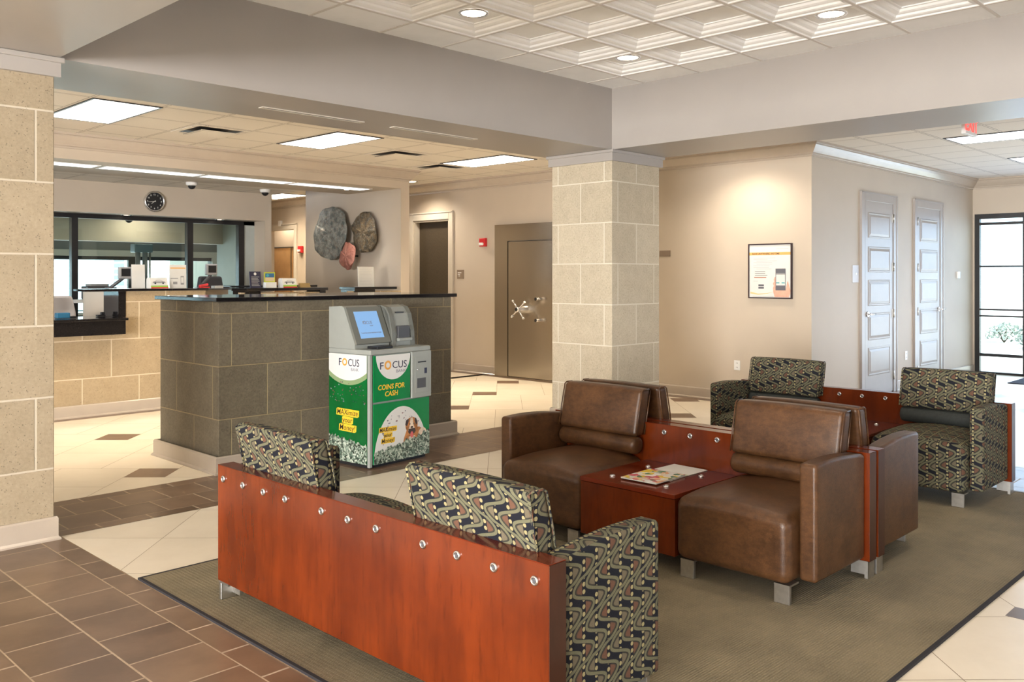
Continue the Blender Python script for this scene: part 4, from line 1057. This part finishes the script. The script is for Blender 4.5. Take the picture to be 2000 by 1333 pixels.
# air diffusers
def diffuser(x0, y0, label):
    t = thing('air_diffuser', (x0+.305, y0+.305, ZS), label, 'air vent', 0, 'square ceiling diffusers')
    mb = MB()
    for p in rect_minus(-.295, .295, -.295, .295, [(-.24, .24, -.24, .24)]): mb.box(p[0], p[1], p[2], p[3], -.006, -.001)
    mb.build('frame', ACOU, t)
    mb = MB(); mb.box(-.24, .24, -.24, .24, -.003, -.001); mb.build('dark_gap', BLACK, t)
    mb = MB(); mb.box(-.205, .205, -.205, .205, -.035, -.028, bev=.002, seg=1); mb.build('plaque', ACOU, t)
diffuser(4.085, 8.35, 'square ceiling vent between the left and middle light panels')
diffuser(6.525, 8.35, 'square ceiling vent between the middle and right light panels')
diffuser(7.745, 8.96, 'square ceiling vent touching the right light panel')
for x0, x1, lb in ((3.38, 4.29, 'slot vent in the beam underside, left one'), (4.59, 5.54, 'slot vent in the beam underside, right one')):
    t = thing('slot_vent', ((x0+x1)/2, 5.90, ZB), lb, 'air vent', 0, 'slot vents under the beam'); w_ = (x1-x0)/2
    mb = MB()
    for p in rect_minus(-w_, w_, -.032, .032, [(-w_+.03, w_-.03, -.014, .014)]): mb.box(p[0], p[1], p[2], p[3], -.006, 0)
    mb.build('frame', WHITETRIM, t); mb = MB(); mb.box(-w_+.03, w_-.03, -.014, .014, -.003, -.0005); mb.build('slot', BLACK, t)

# exit sign on the right hall ceiling
t = thing('exit_sign', (8.40, 2.66, 2.76), 'white ceiling mounted sign with a red EXIT legend under the right beam', 'exit sign')
mb = MB(); mb.box(0, .30, -.02, .02, 0, .20, bev=.006); mb.box(.11, .19, -.015, .015, .2, .24); mb.build('housing', WHITEP, t)
EXR = mat('exit_red_glow', (.6, .02, .02), .4, emit=(1, .05, .04), estr=1.6)
lettering('exit_lettering', [('EXIT', .15, .035, .165, 'CENTER', .004, 0)], frame((0, -.0205, 0), (1, 0, 0), (0, 0, 1), (0, -1, 0)), EXR, t, .002)

# dome cameras
def dome(x, y, z, lb):
    t = thing('dome_camera', (x, y, z), lb, 'security camera', 0, 'dome cameras')
    mb = MB(); mb.lathe([(0, 0), (.075, 0), (.072, -.03), (.055, -.045), (.05, -.045)], m=WHITEP); mb.build('housing', WHITEP, t)
    mb = MB(); mb.lathe([(.05, -.043), (.047, -.06), (.034, -.08), (.015, -.09), (0, -.092)], m=BLACK); mb.build('dome', BLACK, t)
dome(5.42, 11.22, 2.737, 'dome camera above the clock, left of the other one'); dome(6.60, 11.4, 2.737, 'dome camera at the right end of the teller ceiling')
t = thing('dome_camera', (5.35, 13.05, 2.36), 'dome camera hanging behind the glazed opening', 'security camera', 0, 'dome cameras')
mb = MB(); mb.lathe([(0, .12), (.02, .12), (.02, .05), (.09, .03), (.09, 0), (.055, -.03)], m=WHITEP); mb.tube([(0, 0, .1), (0, 0, .26)], .018, m=WHITEP); mb.build('housing', WHITEP, t); mb = MB(); mb.lathe([(.055, -.03), (.045, -.06), (.02, -.08), (0, -.085)], m=BLACK); mb.build('dome', BLACK, t)

# wall clock
t = thing('wall_clock', (5.255, 12.0, 2.52), 'round black faced wall clock with a chrome rim above the glazed opening', 'clock')
mb = MB(); mb.lathe([(.118, 0), (.142, .0), (.145, .02), (.138, .04), (.128, .045), (.120, .036), (.118, .02)], axis='Y', m=CHROME, M=Matrix.Rotation(PI, 4, 'Z')); mb.build('rim', ALU, t)
mb = MB(); mb.cyl((0, -.012, 0), .126, .022, 'Y', 36, BLACK); mb.build('face', BLACK, t)
CM = frame((0, -.0235, 0), (1, 0, 0), (0, 0, 1), (0, -1, 0))
nums = [(str(h), .094*math.sin(h*PI/6), .094*math.cos(h*PI/6)-.010, .030, 'CENTER', .0008, 0) for h in range(1, 13)]
lettering('numerals', nums, CM, PAPER, t)
mb = MB(); CM2 = CM @ Matrix.Translation((0, 0, .001))
def hand(L, w_, a):
    d = Vector((math.sin(a), math.cos(a))); n_ = Vector((d.y, -d.x))
    poly(mb, [tuple(-d*.02+n_*w_), tuple(d*L+n_*w_*.4), tuple(d*L-n_*w_*.4), tuple(-d*.02-n_*w_)], CM2, .001, PAPER)
hand(.085, .004, math.radians(265)); hand(.055, .005, math.radians(232)); mb.build('hands', PAPER, t)

# wall art: three overlapping patinated metal discs fixed to the wall
def metalmat(name, cols, sc):
    m = bpy.data.materials.new(name); m.use_nodes = True; nt = m.node_tree; bs = nt.nodes['Principled BSDF']
    t = nt.nodes.new('ShaderNodeTexCoord'); a = noise(nt, t.outputs['Object'], sc, 6, .7); b_ = noise(nt, t.outputs['Object'], sc*3, 4, .6)
    c = cmix(nt, a.ss(.35, .65), cols[0], cols[1]); c = cmix(nt, b_.ss(.5, .75), c, cols[2])
    nt.links.new(c, bs.inputs['Base Color']); bs.inputs['Metallic'].default_value = .3; bs.inputs['Roughness'].default_value = .42
    bump(nt, bs, a + b_*.6, .9, .02); return m
def artdisc(mb, y, z, ry, rz_, off, seed, m, ripples=13):
    r_ = random.Random(seed); b = bmesh.new(); n, q = 72, 10; rings = []
    ph = r_.uniform(0, 6)
    ed = [1 + .02*math.sin(5*2*PI*i/n+ph) + .012*math.sin(11*2*PI*i/n+ph*2) for i in range(n)]
    for j in range(q+1):
        f = j/q; ring = []
        for i in range(n):
            a = 2*PI*i/n; rp = .004*f*math.sin(ripples*a+ph) + .022*f*f*math.sin(3*a+ph) + .010*f*math.sin(7*a+ph*2) + .03*f*(((a-.35) % (2*PI))/(2*PI))
            ring.append(b.verts.new((-off - .05*(1-f*f) - rp, y+ry*f*ed[i]*math.cos(a), z+rz_*f*ed[i]*math.sin(a)))) if j else None
        if j == 0: ring = [b.verts.new((-off-.05, y, z))]
        rings.append(ring)
    for A, B in zip(rings, rings[1:]):
        for i in range(n):
            j = (i+1) % n
            f_ = b.faces.new((A[0], B[i], B[j]) if len(A) == 1 else (A[i], A[j], B[j], B[i])); f_.smooth = i not in (4,)
    back = [b.verts.new((v.co.x+.006, v.co.y, v.co.z)) for v in rings[-1]]
    for i in range(n): b.faces.new((rings[-1][i], rings[-1][(i+1) % n], back[(i+1) % n], back[i]))
    b.faces.new(back)
    mb.add(b, m)
t = thing('metal_wall_art', (7.86, 11.1, 0), 'wall sculpture of three overlapping hammered metal discs, grey, bronze and copper', 'wall art')
GD = metalmat('grey_patina_metal', ((.11, .13, .125), (.36, .36, .32), (.24, .16, .12)), 11); BD = metalmat('bronze_patina_metal', ((.06, .05, .035), (.20, .14, .075), (.24, .24, .20)), 13); CD = metalmat('copper_metal', ((.33, .12, .085), (.45, .20, .15), (.25, .10, .08)), 9)
mb = MB(); artdisc(mb, 10.62-11.1, 2.14, .295, .30, .09, 2, BD, 17); mb.build('bronze_disc', BD, t)['label'] = 'bronze brown disc'
mb = MB(); artdisc(mb, 11.43-11.1, 2.155, .435, .40, .13, 5, GD); mb.build('grey_disc', GD, t)['label'] = 'large grey green disc'
mb = MB(); artdisc(mb, 10.92-11.1, 1.80, .175, .205, .17, 9, CD, 9); mb.build('copper_disc', CD, t)['label'] = 'small copper disc'
mb = MB()
for y, z, o in ((-.48, 2.14, .13), (.33, 2.155, .17), (-.18, 1.80, .21)): mb.tube([(0.0, y, z), (-o+.02, y, z)], .012)
mb.build('stand_off', BLACK, t)

# poster
t = thing('framed_poster', (XW, 5.078, 1.56), 'black framed bank poster with a hand holding a phone on the right hand wall', 'poster')
PM = frame((-.022, 0, 0), (0, -1, 0), (0, 0, 1), (-1, 0, 0)); hw_, hh_ = .274, .318
mb = MB()
for p in rect_minus(-hw_, hw_, -hh_, hh_, [(-hw_+.014, hw_-.014, -hh_+.014, hh_-.014)]): mb.box(-.03, 0, -p[1], -p[0], p[2], p[3])
mb.build('frame', mat('dark_poster_frame', (.03, .015, .02), .35), t)
mb = MB(); rect(mb, -hw_+.012, hw_-.012, -hh_+.012, hh_-.012, frame((-.016, 0, 0), (0, -1, 0), (0, 0, 1), (-1, 0, 0)), .004, PAPER); pp = mb.build('print', PAPER, t)
def pz(d): return frame((-.0205-d, 0, 0), (0, -1, 0), (0, 0, 1), (-1, 0, 0))
GOLD = mat('poster_gold_swoosh', (.7, .52, .24), .5); REDL = mat('poster_red_line', (.4, .14, .08), .5)
mb = MB(); ORB = mat('poster_orange_band', (.72, .40, .12), .5); rect(mb, -.26, .26, .185, .218, pz(0), .0004, ORB); mb.build('orange_band', ORB, pp); mb = MB(); poly(mb, [(-.25, -.24), (-.15, -.262), (-.03, -.255), (.06, -.235), (-.03, -.262), (-.15, -.275), (-.25, -.262)], pz(0), .0004, GOLD); mb.build('gold_swoosh', GOLD, pp); mb = MB(); rect(mb, -.20, -.045, -.079, -.069, pz(0), .0004, REDL); mb.build('red_line', REDL, pp)
lettering('poster_heading', [('BANK ANYWHERE, ANYTIME', -.225, .192, .0265, 'LEFT', .0006, .1)], pz(.0006), mat('poster_brown_text', (.12, .06, .03), .6), pp)
mb = MB(); rg_ = random.Random(2); LT = mat('poster_grey_text', (.45, .45, .45), .6); LT2 = mat('poster_dark_text', (.12, .12, .14), .6)
for i, (z, x0, x1) in enumerate(((.15, -.21, .07), (.133, -.21, -.03), (.115, -.17, .09), (.095, -.21, .03), (.078, -.17, .03), (.06, -.21, 0), (.042, -.21, -.01), (.022, -.17, .02), (.255, .08, .23), (-.12, -.21, -.15))): rect(mb, x0, x1, z, z+.0045, pz(0), .0003, LT)
rect(mb, -.22, .05, -.296, -.292, pz(0), .0003, LT)
mb.build('body_text', LT, pp); mb = MB()
for z in (-.01, -.03, -.052): rect(mb, -.19, -.03-rg_.uniform(0, .03), z, z+.006, pz(0), .0003, LT2)
mb.build('bullet_text', LT2, pp)
mb = MB()
for z in (-.175, -.205): rect(mb, -.145, -.075, z, z+.021, pz(0), .0004, LT2)
mb.build('store_badge', LT2, pp)
SK = mat('poster_hand_skin', (.68, .38, .28), .5, var=.1, vscale=20); mb = MB()
poly(mb, [(.06, -.30), (.045, -.245), (.04, -.20), (.05, -.17), (.04, -.145), (.055, -.12), (.05, -.10), (.06, -.07), (.075, -.065), (.085, -.20), (.20, -.20), (.215, -.13), (.225, -.11), (.235, -.15), (.256, -.22), (.253, -.26), (.235, -.30)], pz(.0003), .0004, SK); mb.build('printed_hand', SK, pp)
mb = MB(); rect(mb, .072, .197, -.222, .028, pz(.0008), .0004, LT2); rect(mb, .079, .190, -.165, -.04, pz(.0013), .0003, PAPER); TQ = mat('poster_teal', (.05, .35, .40), .5)
for x in (.081, .147): rect(mb, x, x+.04, -.142, -.129, pz(.0017), .0003, TQ)
rect(mb, .079, .190, -.04, -.022, pz(.0013), .0003, GREYP); mb.build('printed_phone', None, pp)

# fire alarms, signs, outlets, switches
def alarm(x, y, z, lb):
    t = thing('fire_alarm', (x, y, z), lb, 'fire alarm', 0, 'red fire alarms on the walls')
    mb = MB(); mb.box(-.055, 0, -.065, .065, -.065, .065, bev=.008); mb.build('body', REDP, t)
    mb = MB(); mb.box(-.085, -.055, -.045, .045, -.05, -.005, bev=.012); mb.build('strobe', WHITEP, t)
alarm(XW, 9.86, 2.02, 'red fire alarm between the vault door and the dark doorway'); alarm(XW, 14.96, 2.02, 'red fire alarm by the far light wood door')
SG = mat('bronze_sign_plate', (.23, .17, .12), .5)
t = thing('room_sign', (XW, 10.40, 1.53), 'small bronze room sign beside the dark doorway', 'sign', 0, 'bronze room signs'); mb = MB(); mb.box(-.012, 0, -.075, .075, -.07, .07, bev=.002); mb.build('plate', SG, t)
mb = MB(); Mz = frame((-.0122, 0, 0), (0, -1, 0), (0, 0, 1), (-1, 0, 0)); rect(mb, -.055, .03, .02, .032, Mz, .0008, PAPER); rect(mb, -.055, .0, -.005, .005, Mz, .0008, PAPER); rect(mb, -.04, .0, -.03, -.02, Mz, .0008, PAPER); mb.build('lettering', PAPER, t)
t = thing('room_sign', (XW, 6.56, 1.79), 'small bronze plate on the wall just right of the stone column', 'sign', 0, 'bronze room signs'); mb = MB(); mb.box(-.012, 0, -.10, .06, -.038, .038, bev=.002); mb.build('plate', SG, t)
def outlet(M, lb, name='wall_outlet'):
    t = thing(name, (0, 0, 0), lb, 'outlet', 0, 'wall outlets'); t.matrix_world = M
    mb = MB(); mb.box(-.04, .04, -.058, .058, 0, .006, bev=.002); mb.build('plate', WHITEP, t)
    mb = MB()
    for z in (.025, -.025):
        mb.box(-.018, .018, z-.015, z+.015, .006, .008, WHITEP); mb.box(-.010, -.006, z-.006, z+.008, .008, .0085, BLACK); mb.box(.006, .010, z-.006, z+.008, .008, .0085, BLACK)
    mb.build('socket', None, t)
outlet(frame((XW, 5.512, .44), (0, -1, 0), (0, 0, 1), (-1, 0, 0)), 'white wall outlet low on the wall below and left of the poster')
outlet(frame((12.19, YD, .44), (1, 0, 0), (0, 0, 1), (0, -1, 0)), 'white wall outlet low between the two panelled doors')
t = thing('switch_plate', (10.60, YD, 1.53), 'blank steel wall plate left of the nearer panelled door', 'wall plate'); mb = MB(); mb.box(-.09, .09, -.006, 0, -.105, .105, bev=.002); mb.build('plate', mat('pale_switch_plate', (.50, .47, .46), .35), t); mb = MB(); mb.cyl((0, -.008, .0), .012, .006, 'Y', 14, CHROME); mb.build('key_switch', CHROME, t)
t = thing('thermostat', (14.2, YD, 1.52), 'small thermostat on the wall between the farther panelled door and the entry glass', 'thermostat'); mb = MB(); mb.box(-.05, .05, -.025, 0, -.05, .05, bev=.004); mb.build('cover', WHITEP, t)
t = thing('motion_sensor', (XW, 15.70, 2.55), 'small white sensor above the far doorway', 'sensor'); mb = MB(); mb.box(-.05, 0, -.045, .045, -.055, .055, bev=.008); mb.build('cover', WHITEP, t)

# ------------------------------------------------------------------ things on the teller counter
CT = 1.3625; CT2 = 1.3555
def slanted(name, x, y, z, w_, h, lean, m, label, cat, rz=0):
    t = thing(name, (x, y, z), label, cat, rz)
    M = Matrix.Rotation(-lean, 4, 'X')
    mb = MB(); mb.box(-w_/2, w_/2, -.004, .004, 0, h, m, bev=.001, seg=1, M=M); f = mb.build('board', m, t)
    mb = MB(); mb.box(-w_/2, w_/2, -.01, .09, 0, .004, m); mb.build('foot', m, t)
    return t, f, M @ frame((0, -.0045, 0), (1, 0, 0), (0, 0, 1), (0, -1, 0))
t, f, M = slanted('flyer_holder', 5.66, 10.0, CT2, .155, .205, .12, NAVY, 'navy blue flyer in a slanted holder on the middle teller ledge', 'flyer')
mb = MB(); disc(mb, 0, .175, .018, .018, M, .0005, PAPER)
for i in range(7): rect(mb, -.055, .055-.01*(i % 3), .025+i*.018, .033+i*.018, M, .0005, GREYP)
mb.build('printed_text', PAPER, f)
t = thing('card_box', (5.865, 10.02, CT2), 'white and yellow card box with a blue picture beside the navy flyer', 'display box')
mb = MB(); mb.box(-.075, .075, -.04, .04, 0, .07, bev=.002); mb.build('box', WHITEP, t)
mb = MB(); mb.box(-.075, .075, .0, .01, .07, .195); mb.build('card', mat('yellow_card', (.45, .48, .04), .5), t)
mb = MB(); M = frame((0, -.0005, 0), (1, 0, 0), (0, 0, 1), (0, -1, 0)); rect(mb, -.063, .063, .13, .182, M, .0006, mat('card_blue', (.03, .12, .25), .5)); rect(mb, -.063, .063, .082, .13, M, .0006, mat('card_cream', (.55, .45, .28), .5)); disc(mb, -.03, .155, .02, .016, M @ Matrix.Translation((0, 0, .0007)), .0004, TQ); mb.build('picture', None, t)
LIME = mat('lime_band', (.25, .45, .05), .5)
def carbox(x, y, z, label):
    t = thing('brochure_box', (x, y, z), label, 'brochure box', 0, 'white brochure boxes with a car outline')
    mb = MB(); mb.prism([(-.05, 0), (.08, 0), (.08, .10), (.06, .12), (-.01, .12)], 'X', -.1, .1, PAPER); mb.build('box', PAPER, t)
    sl_ = Vector((0, .04, .12)).normalized(); M = frame((0, -.0505, 0), (1, 0, 0), (0, sl_.y, sl_.z), (0, -sl_.z, sl_.y))
    mb = MB(); rect(mb, -.1, .1, .0, .014, M, .0008, REDP); mb.build('red_band', REDP, t); mb = MB(); rect(mb, -.1, .1, .014, .034, M, .0008, LIME); mb.build('lime_band', LIME, t)
    mb = MB(); poly(mb, [(-.075, .062), (-.07, .08), (-.045, .085), (-.025, .10), (.02, .10), (.045, .085), (.07, .08), (.075, .062)], M, .0008, GREYP); poly(mb, [(-.04, .083), (-.022, .095), (.018, .095), (.036, .083)], M @ Matrix.Translation((0, 0, .0009)), .0004, PAPER); disc(mb, -.045, .062, .011, .011, M, .0012, NAVY, 12); disc(mb, .045, .062, .011, .011, M, .0012, NAVY, 12); mb.build('car_outline', GREYP, t)
carbox(6.12, 10.0, CT2, 'white brochure box with a car outline on the middle ledge, beside the yellow card box'); carbox(4.42, 9.98, CT, 'white brochure box with a car outline on the left ledge below the clock')
t = thing('name_plate', (6.345, 9.98, CT2), 'small brown gold name plate at the right end of the middle ledge', 'name plate'); mb = MB(); mb.prism([(-.03, 0), (.04, 0), (.02, .055), (.0, .055)], 'X', -.075, .075, mat('brass_brown_plate', (.25, .16, .05), .4)); mb.build('wedge', None, t)
t, f, M = slanted('paper_notice', 7.335, 10.0, CT2, .27, .275, .05, PAPER, 'white printed notice standing on the ledge below the wall art', 'notice')
mb = MB()
for i in range(11): rect(mb, -.11, .10-.012*(i % 3), .03+i*.02, .0325+i*.02, M, .0004, LT)
mb.build('printed_text', LT, f)
t, f, M = slanted('acrylic_sign', 4.225, 10.05, CT, .15, .27, .03, PAPER, 'plain cream sign standing on the left ledge in front of the tube unit', 'sign')
t, f, M = slanted('poster_stand', 4.665, 10.0, CT, .20, .27, .04, PAPER, 'small standing poster with an orange stripe on the left teller ledge', 'sign')
mb = MB(); rect(mb, -.09, .09, .225, .24, M, .0005, ORB); rect(mb, -.09, .0, .11, .116, M, .0005, LT2); rect(mb, .03, .07, .04, .14, M, .0005, GREYP); rect(mb, .035, .065, .06, .125, M @ Matrix.Translation((0, 0, .0006)), .0004, PAPER); rect(mb, -.06, -.01, .045, .075, M, .0005, GREYP); mb.build('printed_picture', None, f)
t = thing('stapler', (4.985, 10.0, CT), 'red stapler at the right end of the left teller ledge', 'stapler', .3); mb = MB(); mb.box(-.07, .07, -.02, .02, 0, .012, bev=.003); mb.build('base', REDP, t); mb = MB(); mb.box(-.07, .06, -.016, .016, .016, .045, bev=.008, M=Matrix.Rotation(-.15, 4, 'Y')); mb.build('arm', REDP, t)
# card terminal on an arm
def terminal(x, y, z, zt, lb, s_=1.0):
    t = thing('check_scanner', (x, y, z), lb, 'teller device', 0, 'small screens on arms at the teller stations')
    mb = MB(); mb.tube([(-.14*s_, 0, .012), (0, 0, (zt-z)*.62), (.02, 0, (zt-z)*.75)], .018*s_, m=DGREYP); mb.cyl((-.14*s_, 0, .0075), .06*s_, .012, 'Z', 20, DGREYP); mb.build('arm', DGREYP, t)
    mb = MB(); mb.box(-.055*s_, .085*s_, -.03, .03, zt-z-.085, zt-z+.05, bev=.012); mb.build('screen_body', GREYP, t)
    mb = MB(); mb.box(-.035*s_, .065*s_, -.033, -.029, zt-z-.055, zt-z+.03); mb.build('screen', BLACK, t)
terminal(4.08, 10.10, CT+.002, 1.555, 'small grey screen on a slanted arm at the left teller station')
terminal(5.20, 10.28, 1.3525, 1.60, 'small grey screen on an arm at the station right of the clock')
t = thing('paper_tray', (5.36, 10.30, 1.3525), 'low stack of papers and a pen tray beside the arm screen', 'papers')
mb = MB(); mb.box(-.11, -.0, -.05, .05, 0, .03, bev=.002); mb.build('paper_stack', PAPER, t); mb = MB(); mb.box(.01, .085, -.05, .05, 0, .018, bev=.003); mb.build('pen_tray', DGREYP, t)
# pneumatic tube unit beyond the glass
t = thing('pneumatic_tube_unit', (5.55, 13.1, 0), 'grey pneumatic tube unit hanging behind the glazed opening', 'tube unit')
mb = MB(); mb.box(-.13, .14, -.08, .08, 1.85, 1.975, bev=.01); mb.build('header_box', mat('blue_grey_metal', (.16, .22, .25), .35, .3), t)
for x in (-.05, .055): mb = MB(); mb.cyl((x, 0, 1.55), .036, .62, 'Z', 20, GREYP); mb.build('tube', GREYP, t)
mb = MB(); mb.box(-.12, .13, -.1, .1, .95, 1.28, bev=.02); mb.build('terminal', GREYP, t); mb = MB(); mb.tube([(.12, -.02, 1.1), (.12, -.02, 1.88)], .012); mb.build('conduit', ALU, t)
mb = MB(); mb.box(-.1, .1, -.08, .08, 0, .95, bev=.01); mb.build('pedestal', DGREYP, t)
# back shelf, printers and office chairs
t = thing('drive_up_counter', (0, 0, 0), 'pale counter below the drive-up window behind the glazed opening', 'counter'); mb = MB(); mb.box(-2.5, 7.3, 14.2, 14.95, .90, .94, bev=.004); mb.build('worktop', WHITEP, t); mb = MB(); mb.box(-2.5, 7.3, 14.3, 14.9, 0, .90); mb.build('cabinets', GREYWALL, t)
t = thing('printer', (4.55, 12.02, 1.2), 'grey printer on the shelf below the left pane', 'printer') ; mb = MB(); mb.box(-.16, .16, -.02, .22, .0, .17, bev=.015); mb.build('body', DGREYP, t); mb = MB(); mb.box(-.12, .12, .0, .18, .17, .20, bev=.01); mb.build('feeder', GREYP, t)
mb = MB(); mb.box(3.2, 5.6, 11.85, 12.28, 1.16, 1.199, bev=.003); t2 = tag(mb.build('wall_shelf', WHITEP), 'pale shelf along the sill of the glazed opening', 'shelf')
mb = MB(); mb.box(3.2, 3.3, 11.9, 12.0, 0, 1.16); mb.box(5.5, 5.6, 11.9, 12.0, 0, 1.16); mb.build('support', WHITEP, t2)
def office_chair(x, y, rz, m, lb, ztop=1.27):
    t = thing('office_chair', (x, y, 0), lb, 'office chair', rz, 'office chairs behind the teller counter')
    dz = ztop-1.1
    mb = MB(); mb.soft(-.23, .23, -.035, .035, .66+dz, 1.10+dz, .03, 8, lambda a, b_, c: Vector((a*(1-.18*max(0, (c-.9-dz))/.2), b_+.03*(a/.23)**2, c))); mb.build('backrest', m, t)
    mb = MB(); mb.soft(-.24, .24, -.46, -.02, .46+dz, .54+dz, .03, 8); mb.build('seat', m, t)
    mb = MB(); mb.tube([(0, -.02, .5+dz), (0, .05, .52+dz), (0, .045, .72+dz)], .018); mb.build('back_stem', BLACK, t)
    mb = MB(); mb.tube([(0, -.22, .10), (0, -.22, .46+dz)], .028); mb.build('gas_lift', BLACK, t)
    mb = MB()
    for i in range(5):
        a = 2*PI*i/5; mb.tube([(0, -.22, .11), (.28*math.cos(a), -.22+.28*math.sin(a), .07)], .02); mb.lathe([(0, -.02), (.03, -.018), (.03, .018), (0, .02)], c=(.28*math.cos(a), -.22+.28*math.sin(a), .03), axis='X', seg=14)
    mb.build('star_base', BLACK, t)
office_chair(3.66, 11.05, PI-.2, mat('pale_chair_shell', (.50, .45, .40), .5), 'pale cream office chair behind the low granite ledge on the left')
office_chair(5.72, 11.35, PI+.3, mat('dark_chair_shell', (.05, .05, .055), .5), 'dark office chair with only its back above the station right of the clock', 1.50)
# left station bits
t = thing('tape_dispenser', (3.41, 10.0, 1.054), 'blue and black desk gadget on the low granite ledge', 'desk gadget'); mb = MB(); mb.box(-.08, .06, -.035, .035, 0, .06, bev=.01); mb.build('body', mat('teal_plastic', (.02, .12, .22), .4), t); mb = MB(); mb.box(.05, .12, -.03, .03, 0, .022, bev=.008); mb.build('tail', BLACK, t)
t = thing('computer_monitor', (3.33, 10.55, .80), 'black computer monitor standing just right of the left column', 'monitor'); mb = MB(); mb.box(-.28, .10, -.015, .015, .30, .62, bev=.006); mb.build('panel', BLACK, t); mb = MB(); mb.box(-.12, -.06, .0, .04, 0, .32); mb.box(-.2, .02, -.08, .1, 0, .012); mb.build('stand', BLACK, t)
mb = MB(); mb.box(2.2, 3.9, 10.36, 10.9, .77, .80, bev=.003); tag(mb.build('teller_desk', DGREYP), 'dark teller desktop behind the low granite ledge', 'desk')
t = thing('desk_phone', (3.86, 10.15, 1.054), 'small black card reader beside the granite divider', 'card reader'); mb = MB(); mb.box(-.05, .03, -.04, .04, 0, .02, bev=.006); mb.build('base', BLACK, t); mb = MB(); mb.box(-.01, .03, -.02, .02, .02, .05, bev=.005); mb.build('head', BLACK, t)
